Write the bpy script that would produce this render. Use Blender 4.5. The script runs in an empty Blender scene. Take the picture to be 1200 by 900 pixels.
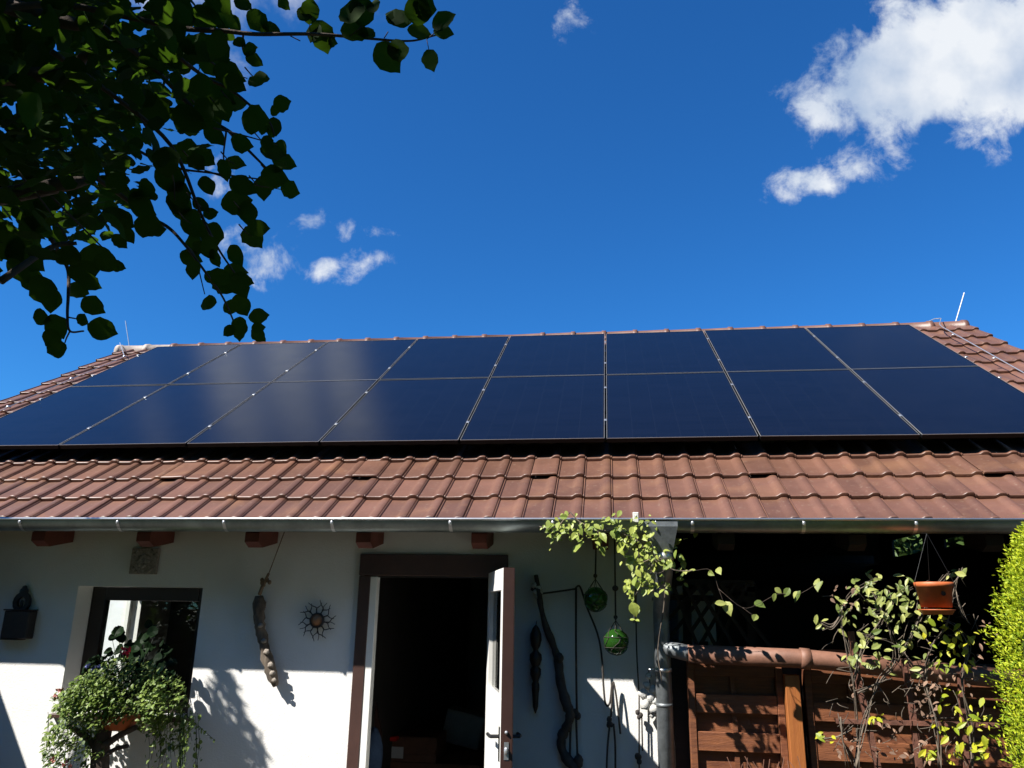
import bpy, math, random
from mathutils import Vector as V, Matrix
R = math.radians
rnd = random.Random(7)
sc = bpy.context.scene
col = sc.collection
CAMZ = 1.65
# ------------------------------------------------------------------ camera basis
F, PI_, YA, RO = 904.02, R(16.17), R(-7.54), R(0.89)
fw = V((math.sin(YA)*math.cos(PI_), math.cos(YA)*math.cos(PI_), math.sin(PI_)))
r0 = V((math.cos(YA), -math.sin(YA), 0)); u0 = r0.cross(fw)
cr = math.cos(RO)*r0 + math.sin(RO)*u0
cu = -math.sin(RO)*r0 + math.cos(RO)*u0
def ray(x, y): return fw*F + cr*(x-600) - cu*(y-450)
def at(x, y, Y):
    d = ray(x, y); p = d*(Y/d.y); p.z += CAMZ; return p
def deep(x, y, dist):
    p = ray(x, y).normalized()*dist; p.z += CAMZ; return p
TH = R(33.353); CT, ST = math.cos(TH), math.sin(TH)
PX, PY, PZ = -0.0434, 5.8898, 1.2668 + CAMZ      # panel plane point
NRM = V((0, -ST, CT)); UPS = V((0, CT, ST))
def onroof(x, s, h):                              # s = distance up the slope from the panels' lower edge
    return V((x, PY, PZ)) + UPS*s + NRM*h
TH_H = -0.184                                     # height of the tiles' base level under the panel glass
def tile_s(Y): return (Y - PY + ST*TH_H)/CT
def tile_z(Y): return onroof(0, tile_s(Y), TH_H).z

# ------------------------------------------------------------------ materials
def newmat(name):
    m = bpy.data.materials.new(name); m.use_nodes = True
    nt = m.node_tree; b = nt.nodes['Principled BSDF']; return m, nt, b
def mat(name, c, rough=0.7, var=0.25, scale=8, bump=0.0, bscale=None, metal=0.0, island=0.0, spec=0.5, c2=None, stretch=None, coat=0.0):
    m, nt, b = newmat(name); N, L = nt.nodes, nt.links
    tc = N.new('ShaderNodeTexCoord'); src = tc.outputs['Object']
    if stretch:
        mp = N.new('ShaderNodeMapping'); mp.inputs['Scale'].default_value = stretch
        L.new(src, mp.inputs['Vector']); src = mp.outputs['Vector']
    nz = N.new('ShaderNodeTexNoise'); nz.inputs['Scale'].default_value = scale; nz.inputs['Detail'].default_value = 8; nz.inputs['Roughness'].default_value = .65
    L.new(src, nz.inputs['Vector'])
    cr_ = N.new('ShaderNodeValToRGB'); e = cr_.color_ramp.elements
    lo = c2 if c2 else [x*(1-var) for x in c]; hi = c if c2 else [min(1, x*(1+var)) for x in c]
    e[0].position = .32; e[1].position = .68; e[0].color = (*lo, 1); e[1].color = (*hi, 1)
    L.new(nz.outputs['Fac'], cr_.inputs['Fac']); out = cr_.outputs['Color']
    if island:
        g = N.new('ShaderNodeNewGeometry'); mr = N.new('ShaderNodeMapRange')
        mr.inputs['To Min'].default_value = 1-island; mr.inputs['To Max'].default_value = 1+island
        L.new(g.outputs['Random Per Island'], mr.inputs['Value'])
        mx = N.new('ShaderNodeVectorMath'); mx.operation = 'SCALE'
        L.new(out, mx.inputs[0]); L.new(mr.outputs['Result'], mx.inputs['Scale']); out = mx.outputs['Vector']
    L.new(out, b.inputs['Base Color'])
    b.inputs['Roughness'].default_value = rough; b.inputs['Metallic'].default_value = metal
    b.inputs['Specular IOR Level'].default_value = spec
    if coat: b.inputs['Coat Weight'].default_value = coat
    if bump:
        n2 = N.new('ShaderNodeTexNoise'); n2.inputs['Scale'].default_value = bscale or scale*4; n2.inputs['Detail'].default_value = 6
        L.new(src, n2.inputs['Vector'])
        bp = N.new('ShaderNodeBump'); bp.inputs['Strength'].default_value = bump; bp.inputs['Distance'].default_value = .01
        L.new(n2.outputs['Fac'], bp.inputs['Height']); L.new(bp.outputs['Normal'], b.inputs['Normal'])
    return m
def leafmat(name, ca, cb, trans=.35, rough=.45, tcol=None):
    m, nt, b = newmat(name); N, L = nt.nodes, nt.links
    g = N.new('ShaderNodeNewGeometry'); rp = N.new('ShaderNodeValToRGB'); e = rp.color_ramp.elements
    e[0].color = (*ca, 1); e[1].color = (*cb, 1)
    L.new(g.outputs['Random Per Island'], rp.inputs['Fac']); L.new(rp.outputs['Color'], b.inputs['Base Color'])
    b.inputs['Roughness'].default_value = rough; b.inputs['Specular IOR Level'].default_value = .4 if ca[1] > .03 else .05
    t = N.new('ShaderNodeBsdfTranslucent')
    if tcol: t.inputs['Color'].default_value = (*tcol, 1)
    else: L.new(rp.outputs['Color'], t.inputs['Color'])
    mx = N.new('ShaderNodeMixShader'); mx.inputs['Fac'].default_value = trans
    L.new(b.outputs['BSDF'], mx.inputs[1]); L.new(t.outputs['BSDF'], mx.inputs[2])
    L.new(mx.outputs['Shader'], N['Material Output'].inputs['Surface'])
    return m
M = {}
M['stucco'] = mat('stucco', (.82, .81, .785), .9, c2=(.72, .705, .665), scale=1.3, bump=.3, bscale=80)
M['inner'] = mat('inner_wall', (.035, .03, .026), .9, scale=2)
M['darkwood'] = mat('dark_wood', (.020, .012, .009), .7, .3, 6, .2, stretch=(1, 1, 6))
M['brownpaint'] = mat('brown_paint', (.055, .026, .020), .45, .15, 5, .05, 60)
M['blackbrown'] = mat('dark_brown_paint', (.016, .010, .008), .4, .15, 5)
M['rafter'] = mat('rafter_paint', (.13, .032, .018), .6, .25, 8, .2)
M['white'] = mat('white_lacquer', (.80, .79, .74), .35, .05, 3, .03)
M['zinc'] = mat('zinc', (.28, .32, .31), .42, .3, 5, .06, 25, metal=.9)
M['zincmatt'] = mat('weathered_zinc', (.22, .24, .25), .5, .35, 9, .15, 30, metal=.6)
M['steel'] = mat('bright_metal', (.62, .63, .64), .35, .1, 20, metal=.8)
M['alu'] = mat('aluminium_edge', (.36, .36, .36), .45, .1, 20, metal=.4)
M['panelframe'] = mat('black_anodised', (.004, .004, .005), .5, .1, 10, spec=.2)
M['fence'] = mat('fence_wood', (.21, .074, .027), .6, c2=(.10, .032, .014), scale=5, bump=.35, bscale=30, stretch=(1, 1, 9), island=.18)
M['post'] = mat('post_wood', (.36, .125, .03), .55, c2=(.26, .08, .02), scale=5, bump=.25, bscale=30, stretch=(9, 9, .7))
M['pipe'] = mat('brown_pipe', (.27, .13, .085), .6, c2=(.14, .065, .042), scale=9, bump=.1)
M['rust'] = mat('rusty_bar', (.13, .052, .032), .8, .4, 20, .3)
M['terracotta'] = mat('terracotta', (.48, .12, .035), .55, .2, 12, .1)
M['rope'] = mat('dark_rope', (.05, .042, .036), .9, .3, 60, .5, 200)
M['twine'] = mat('twine', (.16, .11, .07), .9, .3, 60, .5, 200)
M['drift'] = mat('driftwood', (.21, .165, .12), .85, c2=(.03, .023, .018), scale=14, bump=.6, bscale=40, stretch=(1, 1, .35))
M['branch'] = mat('grey_branch', (.085, .07, .06), .85, c2=(.035, .028, .024), scale=14, bump=.6, bscale=40)
M['bark'] = mat('bark', (.07, .05, .038), .9, .4, 14, .8, 30)
M['shell'] = mat('shell', (.40, .35, .29), .6, c2=(.16, .13, .10), scale=60, bump=.5)
M['iron'] = mat('black_iron', (.012, .012, .013), .5, .2, 20, .1)
M['totem'] = mat('dark_carved_wood', (.022, .014, .011), .5, .3, 20, .3)
M['copper'] = mat('copper_disc', (.32, .15, .07), .4, .2, 12, .2, metal=.3)
M['tile_relief'] = mat('relief_tile', (.42, .37, .31), .7, c2=(.09, .075, .06), scale=38, bump=1.0, bscale=45)
M['stone'] = mat('pale_stone', (.55, .54, .51), .8, .3, 30, .5)
M['paving'] = mat('paving', (.060, .050, .040), .9, .2, 3, .3, 40)
M['soil'] = mat('lawn', (.028, .038, .012), .95, .3, 2, .4, 60)
M['red'] = mat('red_plastic', (.55, .02, .015), .4, .1, 8)
M['paper'] = mat('paper', (.5, .5, .5), .8, .1, 8)
M['crate'] = mat('crate_wood', (.13, .055, .03), .7, .3, 8)
M['blue'] = mat('blue_cloth', (.05, .09, .17), .9, .3, 8)
M['flower'] = mat('red_petals', (.70, .01, .03), .6, .2, 30)
M['pinkflower'] = mat('pink_petals', (.45, .20, .16), .7, .25, 30)
M['blueflower'] = mat('blue_petals', (.16, .17, .38), .7, .2, 30)
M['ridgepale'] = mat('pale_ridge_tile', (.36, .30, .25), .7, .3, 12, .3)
M['leaf_dark'] = leafmat('linden_leaf', (.009, .022, .006), (.026, .050, .011), .28, .7, (.085, .18, .010))
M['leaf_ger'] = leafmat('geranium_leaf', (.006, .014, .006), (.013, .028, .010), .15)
M['leaf_trail'] = leafmat('trailing_leaf', (.045, .085, .022), (.20, .27, .055), .3)
M['leaf_trail_lime'] = leafmat('lime_trailing_leaf', (.09, .155, .03), (.24, .32, .07), .3)
M['leaf_vine'] = leafmat('vine_leaf', (.20, .27, .05), (.42, .47, .10), .35)
M['leaf_clem'] = leafmat('climber_leaf', (.10, .15, .03), (.42, .44, .13), .3)
M['leaf_yellow'] = leafmat('yellow_climber_leaf', (.22, .30, .02), (.55, .52, .03), .35)
M['leaf_dry'] = leafmat('dry_leaf', (.10, .06, .04), (.34, .21, .14), .25, .8)
M['leaf_thuja'] = leafmat('golden_thuja', (.17, .29, .008), (.66, .70, .03), .38, .6)
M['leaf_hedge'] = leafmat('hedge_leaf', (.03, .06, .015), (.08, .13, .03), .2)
# --- roof tile: brown engobed clay, faded and lichen-stained
def tilemat():
    m = mat('clay_roof_tile', (.155, .073, .047), .46, c2=(.112, .053, .034), scale=3.5, bump=.12, bscale=60, island=.20, spec=.5)
    nt = m.node_tree; N, L = nt.nodes, nt.links; b = N['Principled BSDF']
    src = b.inputs['Base Color'].links[0].from_socket
    tc = N.new('ShaderNodeTexCoord'); nz = N.new('ShaderNodeTexNoise'); nz.inputs['Scale'].default_value = 2.3; nz.inputs['Detail'].default_value = 9; nz.inputs['Distortion'].default_value = .6
    L.new(tc.outputs['Object'], nz.inputs['Vector'])
    rp = N.new('ShaderNodeValToRGB'); e = rp.color_ramp.elements; e[0].position = .56; e[1].position = .72; e[0].color = (0, 0, 0, 1); e[1].color = (.55, .55, .55, 1)
    L.new(nz.outputs['Fac'], rp.inputs['Fac'])
    mx = N.new('ShaderNodeMix'); mx.data_type = 'RGBA'; mx.inputs[7].default_value = (.23, .115, .060, 1)
    L.new(rp.outputs['Color'], mx.inputs[0]); L.new(src, mx.inputs[6])
    n3 = N.new('ShaderNodeTexNoise'); n3.inputs['Scale'].default_value = 38; n3.inputs['Detail'].default_value = 5; L.new(tc.outputs['Object'], n3.inputs['Vector'])
    r3 = N.new('ShaderNodeValToRGB'); q = r3.color_ramp.elements; q[0].position = .60; q[1].position = .72; q[0].color = (0, 0, 0, 1); q[1].color = (.3, .3, .3, 1)
    L.new(n3.outputs['Fac'], r3.inputs['Fac'])
    m3 = N.new('ShaderNodeMix'); m3.data_type = 'RGBA'; m3.inputs[7].default_value = (.27, .20, .14, 1)
    L.new(r3.outputs['Color'], m3.inputs[0]); L.new(mx.outputs[2], m3.inputs[6]); L.new(m3.outputs[2], b.inputs['Base Color'])
    return m
M['tile'] = tilemat()
# --- solar glass: near-black cells, faint busbars, softly reflecting
def solarmat():
    m, nt, b = newmat('solar_glass'); N, L = nt.nodes, nt.links
    tc = N.new('ShaderNodeTexCoord'); br = N.new('ShaderNodeTexBrick'); br.offset = 0; br.squash = 1
    br.inputs['Scale'].default_value = 1; br.inputs['Brick Width'].default_value = .183; br.inputs['Row Height'].default_value = .0925
    br.inputs['Mortar Size'].default_value = .0012; br.inputs['Mortar Smooth'].default_value = .1
    br.inputs['Color1'].default_value = (.0036, .0048, .0105, 1); br.inputs['Color2'].default_value = (.0044, .0058, .0125, 1); br.inputs['Mortar'].default_value = (.0095, .012, .020, 1)
    L.new(tc.outputs['Object'], br.inputs['Vector']); L.new(br.outputs['Color'], b.inputs['Base Color'])
    nz = N.new('ShaderNodeTexNoise'); nz.inputs['Scale'].default_value = 3; nz.inputs['Detail'].default_value = 5
    L.new(tc.outputs['Object'], nz.inputs['Vector'])
    mr = N.new('ShaderNodeMapRange'); mr.inputs['To Min'].default_value = .13; mr.inputs['To Max'].default_value = .22
    L.new(nz.outputs['Fac'], mr.inputs['Value']); L.new(mr.outputs['Result'], b.inputs['Roughness'])
    b.inputs['IOR'].default_value = 1.36
    return m
M['solar'] = solarmat()
def glassmat(name, tint, refl=1.0):
    m, nt, b = newmat(name); N, L = nt.nodes, nt.links
    t = N.new('ShaderNodeBsdfTransparent'); t.inputs['Color'].default_value = (*tint, 1)
    g = N.new('ShaderNodeBsdfGlossy'); g.inputs['Roughness'].default_value = .01
    f = N.new('ShaderNodeFresnel'); f.inputs['IOR'].default_value = 1.5
    mx = N.new('ShaderNodeMixShader'); L.new(f.outputs['Fac'], mx.inputs['Fac'])
    L.new(t.outputs['BSDF'], mx.inputs[1]); L.new(g.outputs['BSDF'], mx.inputs[2])
    L.new(mx.outputs['Shader'], N['Material Output'].inputs['Surface']); return m
M['pane'] = glassmat('window_glass', (.9, .92, .9))
def floatglass():
    m, nt, b = newmat('green_glass')
    b.inputs['Base Color'].default_value = (.06, .22, .03, 1); b.inputs['Roughness'].default_value = .05
    b.inputs['Transmission Weight'].default_value = .75; b.inputs['IOR'].default_value = 1.4
    return m
M['float'] = floatglass()

# ------------------------------------------------------------------ mesh builder
ORG = {}
class MB:
    def __init__(s): s.v = []; s.f = []
    def quad(s, a, b, c, d):
        n = len(s.v); s.v += [V(a), V(b), V(c), V(d)]; s.f.append((n, n+1, n+2, n+3))
    def box(s, x0, x1, y0, y1, z0, z1, M4=None):
        n = len(s.v); P = [V((x, y, z)) for z in (z0, z1) for y in (y0, y1) for x in (x0, x1)]
        if M4: P = [M4 @ p for p in P]
        s.v += P
        for q in ((0, 2, 3, 1), (4, 5, 7, 6), (0, 1, 5, 4), (2, 6, 7, 3), (0, 4, 6, 2), (1, 3, 7, 5)): s.f.append(tuple(n+i for i in q))
    def bbox(s, x0, x1, y0, y1, z0, z1, b=.004, M4=None):    # box with chamfered edges
        import bmesh
        bm = bmesh.new(); bmesh.ops.create_cube(bm, size=1)
        for v in bm.verts: v.co = V((x0+(v.co.x+.5)*(x1-x0), y0+(v.co.y+.5)*(y1-y0), z0+(v.co.z+.5)*(z1-z0)))
        bmesh.ops.bevel(bm, geom=list(bm.edges), offset=b, segments=1, affect='EDGES')
        bm.verts.index_update(); n = len(s.v)
        s.v += [(M4 @ v.co) if M4 else v.co.copy() for v in bm.verts]
        s.f += [tuple(n+v.index for v in f.verts) for f in bm.faces]; bm.free()
    def tube(s, pts, r, n=8, cap=True):
        pts = [V(p) for p in pts]
        if not isinstance(r, (list, tuple)): r = [r]*len(pts)
        up = None; base = len(s.v)
        for i, p in enumerate(pts):
            d = (pts[min(i+1, len(pts)-1)] - pts[max(i-1, 0)]).normalized()
            if up is None: up = d.orthogonal().normalized()
            up = (up - d*up.dot(d)).normalized(); w = d.cross(up)
            for k in range(n):
                a = 2*math.pi*k/n; s.v.append(p + (up*math.cos(a)+w*math.sin(a))*r[i])
        for i in range(len(pts)-1):
            for k in range(n):
                a = base+i*n+k; b = base+i*n+(k+1) % n; s.f.append((a, b, b+n, a+n))
        if cap:
            s.f.append(tuple(base+k for k in reversed(range(n)))); e = base+(len(pts)-1)*n; s.f.append(tuple(e+k for k in range(n)))
    def lathe(s, prof, c, n=20, ax=None):
        c = V(c); Q = ax.to_track_quat('Z', 'Y').to_matrix() if ax else Matrix.Identity(3); base = len(s.v)
        for (r, z) in prof:
            for k in range(n):
                a = 2*math.pi*k/n; s.v.append(c + Q @ V((r*math.cos(a), r*math.sin(a), z)))
        for i in range(len(prof)-1):
            for k in range(n):
                a = base+i*n+k; b = base+i*n+(k+1) % n; s.f.append((a, b, b+n, a+n))
    def ball(s, c, r, sx=1, sy=1, sz=1, n=10, m=7, jit=0, Q=None):
        base = len(s.v); c = V(c)
        for i in range(m+1):
            t = math.pi*i/m
            for k in range(n):
                a = 2*math.pi*k/n; j = 1+rnd.uniform(-jit, jit)
                p = V((math.sin(t)*math.cos(a)*sx, math.sin(t)*math.sin(a)*sy, math.cos(t)*sz))*r*j
                s.v.append(c + (Q @ p if Q else p))
        for i in range(m):
            for k in range(n):
                a = base+i*n+k; b = base+i*n+(k+1) % n; s.f.append((a, a+n, b+n, b))
    def leaf(s, p, d, nrm, L, W, fold=.25, curl=.15, kind=0):
        d = d.normalized(); w = d.cross(nrm)
        if w.length < 1e-4: w = d.orthogonal()
        w.normalize(); nn = w.cross(d)
        n = len(s.v)
        sh = ((0, 0), (.06, .20), (.17, .36), (.30, .46), (.44, .50), (.58, .47), (.71, .38), (.82, .26), (.90, .13), (1.0, 0)) if kind == 2 else ((.0, .0), (.18, .36), (.42, .5), (.68, .38), (.86, .16), (1.0, 0)) if kind == 0 else ((.0, .0), (.22, .42), (.52, .5), (.8, .28), (1.0, 0))
        mid = []; k = len(sh)
        for (t, h) in sh:
            c = p + d*(t*L) - nn*(curl*L*t*t)
            s.v.append(c); mid.append(c)
        for (t, h) in sh[1:-1]:
            c = p + d*(t*L) - nn*(curl*L*t*t)
            j_ = rnd.uniform(.88, 1.1) if kind == 2 else 1; s.v.append(c + w*h*W*j_ + nn*(fold*h*W + (rnd.uniform(-.05, .05)*W if kind == 2 else 0)))
        for (t, h) in sh[1:-1]:
            c = p + d*(t*L) - nn*(curl*L*t*t)
            j_ = rnd.uniform(.88, 1.1) if kind == 2 else 1; s.v.append(c - w*h*W*j_ + nn*(fold*h*W + (rnd.uniform(-.05, .05)*W if kind == 2 else 0)))
        a = n+k; b = a+k-2
        s.f.append((n, n+1, a)); s.f.append((n, b, n+1))
        for i in range(k-3):
            s.f.append((n+1+i, n+2+i, a+i+1, a+i)); s.f.append((n+1+i, b+i, b+i+1, n+2+i))
        s.f.append((n+k-2, n+k-1, a+k-3)); s.f.append((n+k-2, b+k-3, n+k-1))
    def spray(s, p, d, w, L, W):                # small flat spray: a kite
        n = len(s.v); s.v += [p, p+d*L*.5+w*W*.5, p+d*L, p+d*L*.5-w*W*.5]; s.f.append((n, n+1, n+2, n+3))
    def build(s, name, m, parent=None, smooth=False, loc=None):
        me = bpy.data.meshes.new(name)
        o0 = ORG.get(parent.name, V((0, 0, 0))) if parent else (V(loc) if loc is not None else V((0, 0, 0)))
        me.from_pydata([tuple(v-o0) for v in s.v], [], s.f); me.validate(); me.update()
        if smooth: me.polygons.foreach_set('use_smooth', [True]*len(me.polygons))
        me.materials.append(m); o = bpy.data.objects.new(name, me); col.objects.link(o)
        if parent: o.parent = parent
        else: o.location = o0
        ORG[o.name] = o0
        return o
def tag(o, label=None, cat=None, group=None, kind=None):
    if label: o['label'] = label
    if cat: o['category'] = cat
    if group: o['group'] = group
    if kind: o['kind'] = kind
    return o
def thing(name, loc, label, cat, group=None):
    o = bpy.data.objects.new(name, None); col.objects.link(o); o.location = loc; o.empty_display_size = .1
    ORG[o.name] = V(loc); return tag(o, label, cat, group)
def copy_tree(o, parent=None):
    c = o.copy(); col.objects.link(c); c.parent = parent
    for ch in list(o.children): copy_tree(ch, c)
    return c
def rv(): return V((rnd.gauss(0, 1), rnd.gauss(0, 1), rnd.gauss(0, 1))).normalized()
def curve(pts, n=6):                         # Catmull-Rom through points
    pts = [V(p) for p in pts]; P = [pts[0]*2-pts[1]]+pts+[pts[-1]*2-pts[-2]]; out = []
    for i in range(1, len(P)-2):
        for k in range(n):
            t = k/n; a, b, c, d = P[i-1], P[i], P[i+1], P[i+2]
            out.append(.5*((2*b)+(c-a)*t+(2*a-5*b+4*c-d)*t*t+(3*b-a-3*c+d)*t**3))
    return out+[pts[-1]]

# ------------------------------------------------------------------ ground
def sheet(name, x0, x1, y0, y1, z, m):
    b = MB(); b.quad((x0, y0, z), (x1, y0, z), (x1, y1, z), (x0, y1, z)); return tag(b.build(name, m), kind='structure')
sheet('ground', -200, 200, -200, 200, 0, M['soil'])
sheet('patio', -6.6, 4.6, 1.2, 5.49, .012, M['paving'])

# ------------------------------------------------------------------ house
WY = 5.5; XL, XR = -6.46, 0.34; VL, VR = -6.76, 4.26
house = thing('garden_house', (-1.2, 9.4, 0), 'low white rendered garden house with a brown tiled roof and an open door', 'house')
def wallgrid(b, us, zs, holes, f, t0, t1):
    """wall of cells with openings; f(u, z, t) -> point, t0 outer face, t1 inner face"""
    def solid(i, j):
        if i < 0 or j < 0 or i >= len(us)-1 or j >= len(zs)-1: return False
        cx, cz = (us[i]+us[i+1])/2, (zs[j]+zs[j+1])/2
        return not any(h[0] < cx < h[1] and h[2] < cz < h[3] for h in holes)
    for i in range(len(us)-1):
        for j in range(len(zs)-1):
            if not solid(i, j): continue
            a, c, d, e = us[i], us[i+1], zs[j], zs[j+1]
            b.quad(f(a, d, t0), f(c, d, t0), f(c, e, t0), f(a, e, t0)); b.quad(f(a, d, t1), f(a, e, t1), f(c, e, t1), f(c, d, t1))
            if not solid(i-1, j): b.quad(f(a, d, t0), f(a, e, t0), f(a, e, t1), f(a, d, t1))
            if not solid(i+1, j): b.quad(f(c, d, t0), f(c, d, t1), f(c, e, t1), f(c, e, t0))
            if not solid(i, j-1): b.quad(f(a, d, t0), f(a, d, t1), f(c, d, t1), f(c, d, t0))
            if not solid(i, j+1): b.quad(f(a, e, t0), f(c, e, t0), f(c, e, t1), f(a, e, t1))
wl, wr = at(92, 687, WY).x, at(238, 688, WY).x; wt = at(160, 687.5, WY).z; wb = .88
dl, dr = at(429, 650, WY).x, at(586, 700, WY).x; dt = at(500, 655, WY).z
fr = lambda u, z, t: (u, t, z)
b = MB(); wallgrid(b, sorted([XL, wl, wr, dl, dr, XR]), sorted([0, wb, wt, dt, 2.40]), [(wl, wr, wb, wt), (dl, dr, 0, dt)], fr, WY, WY+.27)
wall = b.build('wall', M['stucco'], house)
# side and back walls (left gable opening added for the bright patch in the pane)
gy0, gy1 = 8.0, 9.9
b = MB(); sd = lambda u, z, t: (t, u, z)
wallgrid(b, [WY+.27, gy0, gy1, 13.2], [0, .5, 1.95, 2.40], [(gy0, gy1, .5, 1.95)], sd, XL, XL+.25)
wallgrid(b, [WY+.27, 13.2], [0, 2.40], [], sd, XR-.25, XR)
b.box(XL, 1.7, 13.2, 13.4, 0, 2.4)
def tri(x0, x1):
    n = len(b.v); y0, y1, yr = WY, 13.4, 9.42; zt = tile_z(yr)-.12
    z0 = tile_z(WY)-.12
    b.v += [V((x0, y0, 2.402)), V((x0, y1, 2.402)), V((x0, y1, z0)), V((x0, yr, zt)), V((x0, y0, z0))]
    b.v += [V((x1, y0, 2.402)), V((x1, y1, 2.402)), V((x1, y1, z0)), V((x1, yr, zt)), V((x1, y0, z0))]
    b.f += [(n, n+1, n+2, n+3, n+4), (n+9, n+8, n+7, n+6, n+5)]
tri(XL, XL+.25)
b.build('side_wall', M['stucco'], house)
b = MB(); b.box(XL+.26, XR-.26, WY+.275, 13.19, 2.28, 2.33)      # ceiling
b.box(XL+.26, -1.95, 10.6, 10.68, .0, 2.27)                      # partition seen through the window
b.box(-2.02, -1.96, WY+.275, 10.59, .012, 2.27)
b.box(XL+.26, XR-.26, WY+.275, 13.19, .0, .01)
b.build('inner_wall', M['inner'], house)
# ---- roof
roofdeck = MB()
YR = 9.42; zr = tile_z(YR)
n = 0
for sgn in (1, -1):
    y0 = 5.085; yA = y0 if sgn == 1 else 2*YR-y0
    za, zb_ = tile_z(5.085)-.010, zr-.010
    a = [(VL+.03, yA, za), (VR-.03, yA, za), (VR-.03, YR, zb_), (VL+.03, YR, zb_)]
    lo = [(x, y, z-.02) for x, y, z in a]
    roofdeck.quad(*a); roofdeck.quad(*lo[::-1])
    for i in range(4): roofdeck.quad(a[i], lo[i], lo[(i+1) % 4], a[(i+1) % 4])
TW = .1965; TL = .347
PROF = [(0, .004), (.010, .0105), (.035, .0115), (.055, .008), (.07, .002), (.10, .002), (.3, .002), (.57, .003), (.63, .005), (.69, .012), (.74, .019), (.78, .0215), (.86, .023), (.94, .0215), (.985, .016), (1.0, .004), (1.0, -.002)]
xs0 = at(716.9, 604, 5.05).x
tiles = MB(); flatprof = [(0, .014), (.010, .019), (.035, .0205), (.055, .021), (.07, .021), (.10, .022), (.3, .021), (.57, .021), (.63, .022), (.69, .022), (.74, .022), (.78, .0225), (.86, .023), (.94, .022), (.985, .017), (1.0, .004), (1.0, -.002)]
odd = {(3, p) for p in range(0)}
ncol0 = math.ceil((VL-xs0)/TW); ncol1 = math.floor((VR-xs0)/TW)
s_first = -.018-3*TL
hook_cols = [round((at(px, 562, 5.578).x-xs0)/TW-.5) for px in (185, 412, 631, 897, 1185)]
for sgn in (1, -1):
    row = 0; s = s_first
    while True:
        s0 = s; s1 = min(s+TL+.04, tile_s(YR)-.01)
        if s0 > tile_s(YR)-.05: break
        for c in range(ncol0, ncol1+1):
            if sgn == -1 and False: continue
            x0 = xs0+(c)*TW; flat = (sgn == 1 and row == 2 and c in hook_cols)
            pr = flatprof if flat else PROF
            dx = rnd.uniform(-.002, .002); dh = rnd.uniform(-.002, .002); tl = rnd.uniform(-.006, .006); ds = rnd.uniform(-.006, .006)
            def P(u, h, ss, k):
                hh = TH_H + h + dh + tl*(u-.5) + k
                p = onroof(x0+dx+u*TW*.992, ss, hh)
                if sgn == -1: p.y = 2*YR-p.y
                return p
            L = s1-s0; nb = len(tiles.v); m = len(pr)
            ring = [(0.006, .0300), (.020, .0300), (.028, .0262), (L*.5, .014), (L, .002)]
            for (ds_, kk) in ring:
                for (u, h) in pr: tiles.v.append(P(u, h, s0+ds+ds_, kk))
            for i in range(len(ring)-1):
                for j in range(m-1):
                    q = (nb+i*m+j, nb+i*m+j+1, nb+(i+1)*m+j+1, nb+(i+1)*m+j); tiles.f.append(q if sgn == 1 else q[::-1])
            nf = len(tiles.v); th = .012 if flat else .026
            for (ds_, kk) in ((.006, .0300), (.0015, .0275), (0, .023), (0, .0275-th), (.05, .0275-th)):
                for (u, h) in pr: tiles.v.append(P(u, h, s0+ds+ds_, kk))
            for i in range(4):
                for j in range(m-1):
                    q = (nf+(i+1)*m+j, nf+(i+1)*m+j+1, nf+i*m+j+1, nf+i*m+j); tiles.f.append(q if sgn == 1 else q[::-1])
        s += TL; row += 1
roof = tiles.build('roof', M['tile'], house)
me = roof.data; me.polygons.foreach_set('use_smooth', [True]*len(me.polygons))
try: me.set_sharp_from_angle(angle=R(38))
except Exception: pass
roofdeck.build('roof_deck', M['darkwood'], house)
# ridge tiles (sub-parts of the roof)
nr = 28; rl = (VR-VL)/nr
for i in range(nr):
    b = MB(); x0 = VL+i*rl; x1 = x0+rl+.035
    if i == 0: x0 -= .02
    R0, R1 = .095, .110            # tapered half-round cap, wide end overlapping
    rings = [(x0, R0), (x1-.06, R0+.008), (x1-.055, R1+.004), (x1, R1+.004), (x1, R1-.01)]
    if i < 14: rings = [(x0+x1-x, r_) for x, r_ in rings][::-1]
    base = len(b.v); K = 12
    for (x, rr) in rings:
        for k in range(K+1):
            a = R(-15)+R(210)*k/K; b.v.append(V((x, YR+rr*math.cos(a), zr-.045+rr*math.sin(a))))
    for q in range(len(rings)-1):
        for k in range(K): b.f.append((base+q*(K+1)+k, base+q*(K+1)+k+1, base+(q+1)*(K+1)+k+1, base+(q+1)*(K+1)+k))
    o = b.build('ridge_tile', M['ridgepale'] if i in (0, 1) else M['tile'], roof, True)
    if i in (0, 1): tag(o, 'pale ridge tile at the left gable')
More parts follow.
